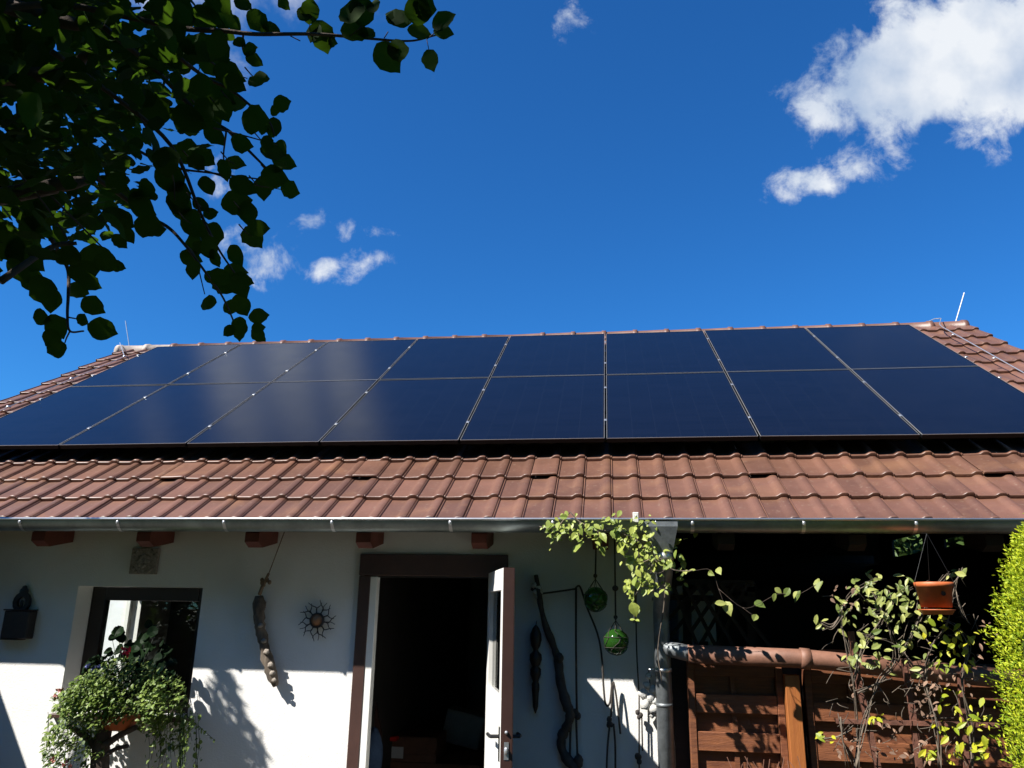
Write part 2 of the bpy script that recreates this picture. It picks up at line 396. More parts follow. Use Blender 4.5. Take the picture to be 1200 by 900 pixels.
# verge boards and rafters
for x in (VL+.05, VR-.05):
    b = MB()
    for sg in (1, -1):
        ya = 5.08 if sg == 1 else 2*YR-5.08
        q = [V((0, ya, tile_z(5.08)-.04)), V((0, YR, zr-.04)), V((0, YR, zr-.20)), V((0, ya, tile_z(5.08)-.20))]
        for dx in (-.012, .012): b.quad(*[V((x+dx, p.y, p.z)) for p in (q if dx > 0 else q[::-1])])
        b.quad(*[V((x+d, p.y, p.z)) for d, p in ((-.012, q[3]), (.012, q[3]), (.012, q[2]), (-.012, q[2]))])
    b.build('verge_board', M['darkwood'], house)
rx = [at(px, 636, 5.22).x for px in (47, 170, 297, 427, 562)]
step = (rx[4]-rx[0])/4
xx = [rx[0]-step*2, rx[0]-step] + rx + [rx[4]+step*k for k in range(1, 7)]
zb = at(434, 642, 5.22).z
for x in xx:
    b = MB(); w = .052; y0, y1 = 5.19, WY+.004
    top0, top1 = tile_z(y0)-.11, tile_z(y1)-.11
    sl = math.tan(TH)
    P = [(y0, top0), (y1, top1), (y1, zb+(y1-y0)*sl*.15+.02), (y0+.07, zb), (y0, zb+.035)]
    n = len(b.v)
    for s_ in (-w, w): b.v += [V((x+s_, yy, zz)) for yy, zz in P]
    b.f += [(n, n+1, n+2, n+3, n+4)[::-1], (n+5, n+6, n+7, n+8, n+9)] + [(n+i, n+(i+1) % 5, n+5+(i+1) % 5, n+5+i) for i in range(5)]
    b.build('rafter_end', M['rafter'] if x < XR else M['darkwood'], house)
b = MB(); b.box(XL, VR-.1, WY+.004, WY+.26, 2.403, tile_z(WY)-.115); b.build('eaves_boarding', M['darkwood'], house)
# ---- gutter with brackets
gr = .076; gyc = 4.985; gz = at(600, 608.5, gyc-gr).z
def gz_at(x): return gz
b = MB(); K = 14; X0, X1 = VL-.03, VR+.03
for layer in (gr, gr-.003):
    base = len(b.v)
    for x in (X0, X1):
        for k in range(K+1):
            a = math.pi+math.pi*k/K; b.v.append(V((x, gyc+layer*math.cos(a), gz+layer*math.sin(a))))
    for k in range(K):
        q = (base+k, base+k+1, base+K+1+k+1, base+K+1+k); b.f.append(q if layer == gr else q[::-1])
for x in (X0, X1):
    n = len(b.v); b.v += [V((x, gyc+gr*math.cos(math.pi+math.pi*k/K), gz+gr*math.sin(math.pi+math.pi*k/K))) for k in range(K+1)]; b.f.append(tuple(range(n, n+K+1)))
gutter = b.build('gutter', M['zinc'], house, True)
b = MB(); b.tube([(X0, gyc-gr-.004, gz+.001), (X1, gyc-gr-.004, gz+.001)], .0085, 10); b.build('gutter_bead', M['steel'], gutter, True)
gx = [at(px, 616, 4.9).x for px in (21, 136, 261, 388, 527, 812, 943, 1075)]
gx = [gx[0]-.62, gx[0]-1.24, gx[0]-1.86] + gx[:5] + [gx[4]+.66, gx[4]+1.30] + gx[5:] + [gx[-1]+.66, gx[-1]+1.30]
for x in gx:
    b = MB(); w = .011
    pts = [(gyc+(gr+.003)*math.cos(math.pi+math.pi*k/K*.97), gz+(gr+.003)*math.sin(math.pi+math.pi*k/K*.97)) for k in range(2, K+1)]
    for i in range(len(pts)-1):
        (ya, za), (yb, zb_) = pts[i], pts[i+1]
        b.quad((x-w, ya, za), (x+w, ya, za), (x+w, yb, zb_), (x-w, yb, zb_))
    b.ball((x, pts[0][0]-.004, pts[0][1]+.012), .013, .9, .7, 1.3)
    b.build('bracket', M['steel'], gutter, True)
# little white clip on the gutter lip
b = MB(); p = at(745, 606, 4.90)
Mx = Matrix.Translation(p) @ Matrix.Rotation(R(10), 4, 'X')
b.bbox(-.018, .018, -.006, .006, -.032, .03, .003, Mx); b.tube([p+V((0, -.01, .012)), p+V((0, .004, .012))], .006, 8)
b.build('clip', M['white'], gutter)
# ---- downpipe: hopper, swan neck, pipe
pc = at(779.5, 850, 5.40); px_ = pc.x
hp = at(773, 618, 4.97); hb = at(778, 648, 4.99)
b = MB()
n = len(b.v)
t = [(hp.x-.105, 4.885), (hp.x+.105, 4.885), (hp.x+.105, 5.045), (hp.x-.105, 5.045)]
bt = [(hb.x-.05, 4.94), (hb.x+.05, 4.94), (hb.x+.05, 5.04), (hb.x-.05, 5.04)]
zt, zb_ = gz-.045, hb.z
b.v += [V((x, y, zt)) for x, y in t]+[V((x, y, zb_)) for x, y in bt]+[V((x, y, zt+.03)) for x, y in t]
b.f += [(n+i, n+4+i, n+4+(i+1) % 4, n+(i+1) % 4) for i in range(4)]+[(n+8+i, n+i, n+(i+1) % 4, n+8+(i+1) % 4) for i in range(4)]
pipe_parts = b
dp = thing('downpipe', (px_, 5.4, 0), 'grey zinc rainwater downpipe with hopper at the corner of the white wall', 'downpipe')
pipe_parts.build('hopper', M['zincmatt'], dp)
neck = [(hb.x, 4.99, hb.z+.01), (hb.x, 4.99, hb.z-.06), (hb.x+.003, 5.04, hb.z-.11), (px_, 5.33, hb.z-.30), (px_, 5.39, hb.z-.35), (px_, 5.40, hb.z-.42), (px_, 5.40, 0.02)]
b = MB(); b.tube(neck, .052, 20); b.build('pipe', M['zincmatt'], dp, True)
for z in (hb.z-.02,):
    b = MB(); b.tube([(hb.x, 4.99, z+.02), (hb.x, 4.99, z-.03)], .058, 20); b.build('collar', M['steel'], dp, True)
for py in (702, 785, 826):
    z = at(779, py, 5.40).z
    b = MB(); b.tube([(px_, 5.40, z-.011), (px_, 5.40, z+.011)], .0565 if py != 826 else .054, 20)
    if py == 785: b.box(px_-.10, px_-.05, 5.385, 5.40, z-.006, z+.006)
    b.build('pipe_clamp', M['steel'] if py == 785 else M['zincmatt'], dp, True)

# ---- door
z0 = WY-.028
xa, xb = at(422.5, 650, z0).x, at(595, 651, z0).x; zt = at(500, 649.5, z0).z
cw = .085
b = MB(); b.bbox(xa, xa+cw, z0, WY-.001, .015, zt-.152); b.bbox(xb-cw, xb, z0, WY-.001, .015, zt-.152); b.bbox(xa-.002, xb+.002, z0-.002, WY-.001, zt-.15, zt)
frm = b.build('door_frame', M['brownpaint'], house)
b = MB(); b.box(dl, dr, WY+.002, WY+.10, zt-.16, dt-.002); b.box(dl, dl+.035, WY+.002, WY+.10, .012, zt-.162); b.box(dr-.03, dr, WY+.002, WY+.10, .012, zt-.162)
b.build('door_jamb', M['blackbrown'], frm)
# half-open narrow white leaf edge at the left jamb
e0 = at(435, 676, WY+.0); e1 = at(443.5, 676, WY+.0)
b = MB(); b.bbox(e0.x, e1.x, WY-.022, WY+.045, .02, at(440, 675.5, WY-.022).z); b.build('door_lining', M['white'], house)
# open leaf
H = V((-.868, WY-.03, 0)); Fp = at(590.5, 664, 4.66); Fp = V((Fp.x, Fp.y, 0)); zl = at(592, 665, 4.66).z
dv = (Fp-H); dl_ = dv.length; dv.normalize(); nv = V((-dv.y, dv.x, 0))   # nv to the +x side
if nv.x < 0: nv = -nv
Md = Matrix(((dv.x, nv.x, 0, H.x), (dv.y, nv.y, 0, H.y), (0, 0, 1, 0), (0, 0, 0, 1)))
TK = .058
leaf = MB()
# stiles and rails around a glazed upper panel
gl0, gl1, gzb, gzt = .12, dl_-.12, 1.15, zl-.13
leaf.bbox(0, dl_, .0, TK, .03, gzb, .003, Md); leaf.bbox(0, dl_, 0, TK, gzt, zl, .003, Md)
leaf.box(0, gl0, .001, TK-.001, gzb, gzt, Md); leaf.box(gl1, dl_-.001, .001, TK-.001, gzb, gzt, Md)
leaf.bbox(.12, dl_-.12, -.006, .002, .25, gzb-.12, .004, Md)
door = leaf.build('door', M['white'], house)
b = MB(); b.box(dl_+.001, dl_+.007, -.002, TK+.004, .03, zl, Md); b.box(0, dl_+.006, TK+.001, TK+.008, .03, zl, Md); b.build('door_facing', M['brownpaint'], door)
b = MB(); b.box(gl0+.001, gl1-.001, TK/2-.004, TK/2+.004, gzb+.001, gzt-.001, Md); b.build('door_glass', M['pane'], door)
hz = at(595, 864, 4.7).z
b = MB()
for sd_, off in ((-1, 0), (1, TK+.008)):
    yy = off+sd_*.004; b.box(dl_-.085, dl_-.045, min(off, yy), max(off, yy), hz-.13, hz+.05, Md)
    b.tube([Md @ V((dl_-.065, off, hz)), Md @ V((dl_-.065, off+sd_*.05, hz)), Md @ V((dl_-.085, off+sd_*.055, hz)), Md @ V((dl_-.18, off+sd_*.055, hz-.004))], .0105, 8)
b.build('handle', M['iron'], door)
b = MB()
b.box(dl_+.007, dl_+.010, TK*.3, TK*.75, hz-.11, hz-.02, Md); b.ball(Md @ V((dl_+.01, TK*.5, hz+.03)), .010); b.ball(Md @ V((dl_+.012, TK*.5, hz-.065)), .013, 1, 1, 1.6)
b.build('lock', M['steel'], door)

# ---- window
fy = WY+.17
w = MB(); fw_ = .115
w.bbox(wl+.002, wl+fw_, fy, fy+.07, wb+.002, wt-.002); w.bbox(wr-fw_, wr-.002, fy, fy+.07, wb+.002, wt-.002)
w.bbox(wl+fw_, wr-fw_, fy, fy+.07, wt-.10, wt-.002); w.bbox(wl+fw_, wr-fw_, fy, fy+.07, wb+.002, wb+.1)
win = w.build('window', M['blackbrown'], house)
b = MB(); b.box(wl+fw_+.001, wr-fw_-.001, fy+.03, fy+.045, wb+.101, wt-.101); b.build('pane', M['pane'], win)
b = MB(); b.bbox(wl-.03, wr+.03, WY-.05, fy-.001, wb-.03, wb-.002); b.build('window_sill', M['brownpaint'], house)
# frame of the opening added in the left gable
b = MB()
for (y0, y1, za, zb_) in ((gy0, gy0+.06, .5, 1.95), (gy1-.06, gy1, .5, 1.95), (gy0+.061, gy1-.061, .5, .56), (gy0+.061, gy1-.061, 1.89, 1.95)): b.box(XL+.08, XL+.13, y0+.001, y1-.001, za+.001, zb_-.001)
gw = b.build('window', M['white'], house)

# ------------------------------------------------------------------ solar panels
W_, L_, GAP = 1.134, 1.722, .020
proto = None
def make_panel():
    t = thing('solar_panel', (0, 0, 0), 'x', 'solar panel')
    b = MB(); b.box(-W_/2+.009, W_/2-.009, .009, L_-.009, -.006, -.0015); g = b.build('glass', M['solar'], t)
    b = MB()
    for (x0, x1, y0, y1) in ((-W_/2, -W_/2+.0085, 0, L_), (W_/2-.0085, W_/2, 0, L_), (-W_/2+.0086, W_/2-.0086, 0, .0085), (-W_/2+.0086, W_/2-.0086, L_-.0085, L_)):
        b.box(x0, x1, y0, y1, -.035, 0)
    b.box(-W_/2+.009, W_/2-.009, .009, L_-.009, -.012, -.0065)
    f = b.build('frame', M['panelframe'], t)
    # thin bright edge of the frame along its long sides
    b = MB()
    for x in (-W_/2-.0012, W_/2-.0010): b.box(x, x+.0022, .0, L_, -.004, .0012)
    b.box(-W_/2, W_/2, L_-.001, L_+.0025, -.004, .0012); b.box(-W_/2, W_/2, -.0015, .0012, -.003, .0012)
    b.build('frame_edge', M['alu'], t)
    for x in (-(W_+GAP)/2,):
        for y in (.24*L_, .76*L_):
            b = MB(); b.bbox(x-.012, x+.012, y-.018, y+.018, .0015, .005, .0015); b.lathe([(.0, .010), (.005, .010), (.005, .004)], (x, y, 0), 8)
            b.build('clamp', M['steel'], t)
    return t
proto = make_panel()
places = []
colw = ['at the left end of', 'second from the left in', 'third from the left in', 'fourth from the left in', 'fifth from the left in', 'third from the right in', 'second from the right in', 'at the right end of']
for j in range(2):
    for i in range(8): places.append((i, j))
rot = Matrix(((1, 0, 0), (0, CT, -ST), (0, ST, CT))).to_4x4()
for k, (i, j) in enumerate(places):
    o = proto if k == 0 else copy_tree(proto)
    x = PX+(i-5+.5)*(W_+GAP)
    tilt = Matrix.Rotation(R(rnd.uniform(-.22, .22)), 4, 'Y') @ Matrix.Rotation(R(rnd.uniform(-.12, .12)), 4, 'X')
    o.matrix_world = Matrix.Translation(onroof(x, j*(L_+GAP)+.01, 0)) @ rot @ tilt
    o['label'] = 'black solar panel %s the %s row, %s' % (colw[i], ['lower', 'upper'][j], ['above the bare roof tiles', 'just below the ridge'][j])
    o['group'] = 'solar panels in two rows on the roof'
for s_, which in ((.24, 'lowest'), (.76, 'second lowest'), (1.24, 'third lowest'), (1.76, 'topmost')):
    s = s_*L_; b = MB(); c = onroof(0, s, -.055)
    Mr = Matrix.Translation(c) @ rot
    b.box(PX-5*(W_+GAP)-.02, PX+3*(W_+GAP)+.03, -.02, .02, -.02, .018, Mr)
    tag(b.build('mounting_rail', M['panelframe'], loc=c), '%s of the black mounting rails under the solar panels' % which, 'rail', 'mounting rails under the solar panels')

# ------------------------------------------------------------------ lightning protection
lr = thing('lightning_rod', (VR-.25, YR, zr), 'thin silver lightning rod standing at the right end of the ridge', 'lightning rod')
p0 = at(1118, 377, YR); p1 = at(1130, 343, YR)
lr.location = p0; ORG[lr.name] = p0.copy()
b = MB(); b.tube([p0-V((0, 0, .05)), p1], .009, 8); b.build('rod', M['steel'], lr)
b = MB(); b.box(p0.x-.03, p0.x+.03, p0.y-.03, p0.y+.03, p0.z-.06, p0.z-.03); b.build('holder', M['steel'], lr)
q0 = at(152.5, 404, YR); q1 = at(147, 376, YR)
l2 = thing('lightning_rod', q0, 'thin pale lightning rod standing at the left end of the ridge', 'lightning rod')
b = MB(); b.tube([q0-V((0, 0, .05)), q1], .007, 8); b.build('rod', M['steel'], l2)
b = MB(); b.box(q0.x-.03, q0.x+.03, q0.y-.03, q0.y+.03, q0.z-.06, q0.z-.03); b.build('holder', M['steel'], l2)
# conductor down the right verge
def onroofpx(x, y, h):
    d = ray(x, y); c = V((0, 0, CAMZ)); P0 = V((PX, PY, PZ))+NRM*h
    return c + d*((P0-c).dot(NRM)/d.dot(NRM))
b = MB(); pts = [onroofpx(x, y, -.05) for x, y in ((1101, 380), (1104, 383), (1120, 392), (1145, 406), (1175, 423), (1200, 437))]
dd = (pts[-1]-pts[-2]); pts += [pts[-1]+dd, pts[-1]+dd*2.2]
hd = at(1096, 378, YR-.05)+V((0, 0, .02))
b.tube([hd+V((-.08, .12, .02)), hd+V((.0, .0, .03)), hd+V((.06, -.03, .02))]+pts, .0055, 6)
cc = tag(b.build('lightning_conductor', M['steel'], loc=pts[0]), 'bright metal lightning conductor wire running down the tiles at the right verge', 'wire')
for q in (onroofpx(1117, 392.5, -.06), onroofpx(1165, 420, -.06), onroofpx(1132, 419, -.07), onroofpx(1171, 443, -.07)):
    b = MB(); b.ball(q, .02, 1, 1, .6); b.build('clip', M['steel'], cc, True)
b = MB(); cp = [onroofpx(x, y, -.06) for x, y in ((146, 418), (84, 444), (10, 477))]
pl = [at(140, 404, YR-.1)+V((0, 0, .03))]+cp; pl += [cp[-1]+(cp[-1]-cp[-2])]
b.tube(pl, .005, 6)
c2 = tag(b.build('lightning_conductor', M['steel'], loc=cp[0]), 'thin metal lightning conductor wire running down the tiles at the left verge', 'wire')
for q in cp:
    b = MB(); b.ball(q, .025, 1, 1, .6); b.build('clip', M['steel'], c2, True)

# ------------------------------------------------------------------ wall decorations
# wooden letter-box like wall box with heart cut-out
bx = at(16, 730, WY-.12)
wbx = thing('wall_box', (bx.x, WY, bx.z), 'dark wooden wall box with pierced ornament, at the far left of the white wall', 'wall box')
a0, a1 = at(5, 717, WY-.09), at(29, 749, WY-.09)
b = MB(); b.bbox(a0.x, a1.x, WY-.09, WY-.004, a1.z, a0.z+.01, .006); b.bbox(a0.x-.008, a1.x+.004, WY-.096, WY-.004, a0.z+.011, a0.z+.020, .003); b.box(a0.x-.05, a1.x-.06, WY-.094, WY-.004, a1.z-.008, a1.z-.001)
b.build('box', M['totem'], wbx)
b = MB(); cx = at(24, 705, WY-.05); rr = .068
for k in range(16):
    t0, t1 = 2*math.pi*k/16, 2*math.pi*(k+1)/16
    P4 = [V((cx.x+q*math.cos(t), 0, cx.z-.005+q*math.sin(t)*1.1)) for t in (t0, t1) for q in (rr, rr*.52)]
    for y in (WY-.045, WY-.02): b.quad(*[V((p.x, y, p.z)) for p in (P4[0], P4[2], P4[3], P4[1])])
    b.quad(*[V((p.x, y, p.z)) for p, y in ((P4[0], WY-.045), (P4[2], WY-.045), (P4[2], WY-.02), (P4[0], WY-.02))])
    b.quad(*[V((p.x, y, p.z)) for p, y in ((P4[1], WY-.045), (P4[3], WY-.045), (P4[3], WY-.02), (P4[1], WY-.02))])
b.ball((cx.x, WY-.032, cx.z+.072), .036, 1.1, .4, .9); b.ball((cx.x, WY-.032, cx.z+.10), .022, 1, .5, .8)
b.box(cx.x-.006, cx.x+.006, WY-.04, WY-.025, cx.z-.05, cx.z-.005); b.ball((cx.x, WY-.032, cx.z-.002), .014, 1, .5, 1.2)
b.build('ornament', M['iron'], wbx)
# relief tile under the second rafter
pa, pb = at(155, 642, WY-.03), at(182, 673, WY-.03)
rt = thing('relief_tile', (pa.x, WY, pb.z), 'small square relief tile with floral pattern hanging under the eaves above the window', 'wall tile')
b = MB(); b.bbox(pa.x, pb.x, WY-.03, WY-.002, pb.z, pa.z, .003); b.build('plate', M['shell'], rt)
b = MB(); cxx, czz = (pa.x+pb.x)/2, (pa.z+pb.z)/2
for k in range(8):
    a = k*math.pi/4; b.ball((cxx+.035*math.cos(a), WY-.033, czz+.035*math.sin(a)), .019, 1.2, .4, 1)
b.ball((cxx, WY-.033, czz), .02, 1, .5, 1)
for sx in (-1, 1):
    for sz in (-1, 1):
        for q in range(3): b.ball((cxx+sx*(.052+.012*q), WY-.032, czz+sz*(.075-.012*q)), .012, 1, .5, 1)
b.build('relief', M['tile_relief'], rt, True)
# hanging driftwood with shells
dw = thing('hanging_driftwood', at(315, 720, WY-.05), 'long pale driftwood piece set with shells, hanging on a string between window and door', 'driftwood')
pts = curve([at(304, 698, WY-.05), at(304, 725, WY-.05), at(308, 750, WY-.05), at(314, 775, WY-.055), at(323, 804, WY-.06)], 6)
rad = [.036, .044, .05, .05, .048, .046, .044, .044, .044, .043, .042, .042, .042, .042, .042, .043, .045, .047, .048, .047, .046, .044, .038, .028, .015]
b = MB(); b.tube(pts, [q*.82 for q in rad[:len(pts)]], 12)
for v in b.v: v += V((rnd.uniform(-.008, .008), rnd.uniform(-.006, .006), rnd.uniform(-.006, .006)))
b.build('wood', M['drift'], dw, True)
for (x, y, s) in ((305, 733, .02), (309, 751, .02), (312, 764, .024), (317, 779, .024), (319, 789, .022), (321, 797, .018)):
    b = MB(); b.ball(at(x, y, WY-.095), s, 1, .5, .75, jit=.25); b.build('shell', M['shell'], dw, True)
b = MB(); b.tube(curve([at(304, 697, WY-.07), at(309, 684, WY-.08), at(315, 672, WY-.1)], 4), [.013]*4+[.010]*4+[.009], 7)
b.tube([at(315, 672, WY-.1), at(334.5, 620, 5.2)], .004, 6)
for k in range(7): b.ball(at(311+rnd.uniform(-4, 5), 680+rnd.uniform(-6, 7), WY-.08), .014, 1, 1, 1.2, 7, 5)
b.build('string', M['twine'], dw, True)
# metal sun
sc_ = at(372, 727, WY-.02)
sn = thing('metal_sun', (sc_.x, WY, sc_.z), 'black wrought iron sun ornament with flame rays and copper centre on the white wall', 'sun ornament')
b = MB(); b.lathe([(0, .016), (.040, .013), (.044, .006), (.044, 0)], sc_, 24, V((0, -1, 0))); b.build('disc', M['copper'], sn, True)
b = MB(); b.lathe([(.042, 0), (.042, .018), (.052, .018), (.052, 0)], sc_, 24, V((0, -1, 0)))
for k in range(10):
    a = 2*math.pi*k/10+.15
    def pp(r_, da): return sc_+V((r_*math.cos(a+da), -.008, r_*math.sin(a+da)))
    b.tube(curve([pp(.052, -.26), pp(.085, -.34), pp(.112, -.02), pp(.142, .10)], 4), [.0036]*8+[.0028]*4+[.001], 5)
    b.tube(curve([pp(.052, .26), pp(.078, .30), pp(.10, .02), pp(.125, -.04)], 4), [.0036]*8+[.0028]*4+[.001], 5)
    if k % 2: b.tube(curve([pp(.055, .3), pp(.10, .38), pp(.135, .30)], 4), .0025, 5)
b.build('rays', M['iron'], sn, True)
# dark carved hanging totem
tp = at(628, 735, WY-.05)
tt = thing('carved_totem', tp, 'dark carved wooden totem of stacked lobes hanging right of the open door', 'wood carving')
def zz(y): return at(628, y, WY-.05).z
tx = tp.x
prof = [(732, .004), (736, .022), (743, .038), (750, .040), (757, .030), (761, .016), (763, .018), (767, .040), (773, .042), (779, .030), (781, .02), (784, .036), (790, .036), (796, .024), (799, .018), (802, .026), (808, .026), (812, .022), (820, .020), (828, .018), (836, .004)]
b = MB(); b.lathe([(r_, zz(y)-zz(735)) for y, r_ in prof], (tx, WY-.05, zz(735)), 12); b.build('carving', M['totem'], tt, True)
b = MB(); b.tube([(tx, WY-.05, zz(733)), (tx, WY-.005, zz(728))], .003, 5); b.build('nail', M['iron'], tt)
# gnarled branch
gb = thing('gnarled_branch', at(665, 890, WY-.06), 'long gnarled grey driftwood branch leaning on the wall between totem and ropes', 'branch')
bp = [(628, 674), (631, 690), (634, 712), (640, 735), (648, 755), (654, 775), (657, 800), (663, 822), (668, 838), (665, 850), (659, 862), (658, 876), (665, 890), (674, 900), (680, 915)]
pts = curve([at(x, y, WY-.05-.02*math.sin(i)) for i, (x, y) in enumerate(bp)], 4)
n = len(pts); b = MB(); b.tube(pts, [(.014+.016*min(1, i/n*2.2))*rnd.uniform(.82, 1.2) for i in range(n)], 10)
b.ball(at(656, 771, WY-.05), .026, 1, 1, 1.3, jit=.1); b.ball(at(629, 690, WY-.05), .032, 1.1, .8, 1, jit=.2); b.ball(at(678, 892, WY-.05), .03, 1, 1, 1.4, jit=.15)
b.build('wood', M['branch'], gb, True)
b = MB()
for (x, y) in ((626, 686), (631, 689), (628, 694), (633, 693), (630, 699)): b.ball(at(x, y, WY-.07), .02, 1, .7, 1, jit=.2)
b.build('lichen_knot', M['stone'], gb, True)
# ropes
def rope(label, polys, knots=(), r=.0075, m='rope', Yo=.05, name='rope'):
    p = polys[0][0]; q = at(p[0], p[1], WY-Yo); t = thing(name, q, label, 'rope')
    b = MB()
    for pl in polys: b.tube(curve([at(x, y, WY-Yo) for x, y in pl], 4) if len(pl) > 2 else [at(x, y, WY-Yo) for x, y in pl], r, 6)
    b.build('cord', M[m], t, True)
    for (x, y, s) in knots:
        b = MB()
        for k in range(5): b.ball(at(x+rnd.uniform(-3, 3), y+rnd.uniform(-5, 5), WY-Yo), s*rnd.uniform(.6, 1), 1, .8, 1.1, 7, 5)
        b.build('knot', M[m], t, True)
    return t
rope('dark rope hanging straight down with a knot beside the gnarled branch', [[(675, 688), (675, 760), (676, 838)], [(675, 838), (677, 900), (677, 925)], [(670, 838), (668, 870), (668, 925)]], [(675, 838, .024)])
rope('slanting dark rope from the rope peg past the upper glass float, ending in a loop', [[(675, 688), (680, 688), (688, 712), (700, 742), (705, 768), (707, 800), (709, 822), (712, 828)], [(712, 828), (715, 822), (717, 803), (719, 799)], [(632, 696), (655, 693), (675, 690)]], r=.0065)
rope('rope loop with a knot hanging from a nail in the sunlit wedge of wall', [[(718, 799), (717, 820), (716, 840)], [(719, 799), (722, 815), (725, 840), (727, 860)], [(715, 845), (712, 875), (710, 925)], [(719, 848), (721, 875), (721, 925)]], [(716, 846, .022)], r=.0065)
rope('thin rope with a cross knot hanging beside the downpipe', [[(745, 690), (746, 760), (749, 815)], [(749, 815), (749, 870), (749, 925)], [(752, 838), (753, 880)]], [(750, 836, .018), (749, 889, .02)], r=.005)
# glass floats
for (x, y, topy, r_, lab) in ((698, 702, 612, .078, 'green glass float in a rope net hanging upper left of its twin'), (722, 752, 612, .080, 'green glass float in a rope net hanging lower right, catching the sun')):
    Yf = 5.31; c = at(x, y, Yf); t = thing('glass_float', c, lab, 'glass float', 'glass floats hanging under the eaves')
    b = MB(); b.ball(c, r_, n=24, m=16); b.build('glass_ball', M['float'], t, True)
    b = MB(); ta = c+V((0, 0, r_*1.65))
    for k in range(6):
        a = 2*math.pi*k/6+.4; pts = [ta]
        for q in range(0, 9):
            tt_ = R(38)+R(142)*q/8; aa = a+.5*math.sin(q*.8); pts.append(c+V((math.sin(tt_)*math.cos(aa), math.sin(tt_)*math.sin(aa), math.cos(tt_)))*(r_+.003))
        b.tube(pts, .0022, 5)
    for tt_ in (R(70), R(115)): b.tube([c+V((math.sin(tt_)*math.cos(a_), math.sin(tt_)*math.sin(a_), math.cos(tt_)))*(r_+.003) for a_ in [2*math.pi*q/20 for q in range(21)]], .002, 5)
    b.build('net', M['rope'], t, True)
    b = MB(); tp_ = at(x+(1 if x < 700 else -2), topy, Yf); b.tube([ta, tp_], .006, 6); b.ball(ta+V((0, 0, .02)), .014); b.ball(ta+(tp_-ta)*(.62 if x < 700 else .32), .016, 1.3, 1, 1.2)
    b.build('cord', M['rope'], t, True)
# mobile of shells and stones by the downpipe
sm = thing('shell_cluster', at(760, 815, WY-.06), 'cluster of pale shells and stones hanging beside the downpipe', 'shell mobile')
for (x, y, s) in ((760, 792, .022), (758, 803, .025), (754, 813, .034), (765, 808, .030), (762, 818, .03), (756, 826, .034), (766, 831, .034), (767, 822, .025), (764, 838, .02)):
    b = MB(); b.ball(at(x, y, WY-.06-rnd.uniform(0, .03)), s, 1, .6, .85, jit=.16, Q=Matrix.Rotation(rnd.uniform(0, 3), 3, 'Y')); b.build('shell', M['stone'], sm, True)
b = MB(); b.tube([at(760, 784, WY-.05), at(765, 836, WY-.05)], .004, 5); b.build('string', M['rope'], sm)

# ------------------------------------------------------------------ items inside the open door
cr_th = thing('storage_crate', at(478, 890, 7.2), 'brown wooden crate with a paper label inside the dark doorway', 'crate')
c0, c1 = at(448, 862, 7.2), at(511, 862, 7.2)
b = MB(); b.bbox(c0.x, c1.x, 7.2, 7.65, .35, c0.z, .006)
for k in range(3): b.box(c0.x-.01, c1.x+.01, 7.185, 7.199, c0.z-.10-.13*k, c0.z-.01-.13*k)
b.build('crate_box', M['crate'], cr_th)
l0, l1 = at(454, 875, 7.17), at(472, 889, 7.17)
b = MB(); b.box(l0.x, l1.x, 7.174, 7.184, l1.z, l0.z); b.build('paper_label', M['paper'], cr_th)
bb = MB(); r0_, r1_ = at(451, 862, 7.15), at(467, 868, 7.15); bb.bbox(r0_.x, r1_.x, 7.10, 7.17, r1_.z, r0_.z, .008)
tag(bb.build('red_box', M['red'], loc=(r0_.x, 7.13, r1_.z)), 'small red plastic box at the front edge of the crate in the doorway', 'box')
b = MB(); b.box(c0.x-.1, c1.x+.4, 7.16, 7.8, .0, .349); tag(b.build('workbench', M['crate'], loc=(c0.x, 7.4, 0)), 'low dark wooden bench carrying the crate in the doorway', 'bench')
b = MB(); pA, pB = at(434, 790, 6.6), at(447, 858, 6.6)
n = 0; b.v += [V((pA.x-.03, 6.6, .02)), V((pB.x, 6.6, .02)), V((pB.x, 6.6, pB.z)), V((pA.x, 6.6, pA.z)), V((pA.x-.03, 6.63, .02)), V((pB.x, 6.63, .02)), V((pB.x, 6.63, pB.z)), V((pA.x, 6.63, pA.z))]
b.f += [(0, 1, 2, 3), (7, 6, 5, 4), (1, 5, 6, 2), (2, 6, 7, 3), (3, 7, 4, 0)]
tag(b.build('leaning_board', M['brownpaint'], loc=(pA.x, 6.6, 0)), 'slanted brown board leaning inside the doorway by the left jamb', 'board')
b = MB(); c = at(436, 885, 6.3); b.ball(c, .12, .7, .6, 1.6, 12, 8, .08); tag(b.build('blue_bag', M['blue'], loc=c, smooth=True), 'blue cloth bag hanging low inside the doorway', 'bag')
b = MB(); c = at(543, 850, 8.5); Mx = Matrix.Translation(c) @ Matrix.Rotation(R(12), 4, 'Y')
b.bbox(-.2, .2, 0, .3, -.2, .12, .01, Mx); tag(b.build('cardboard_box', M['paper'], loc=c), 'pale box dimly visible deep in the doorway', 'box')

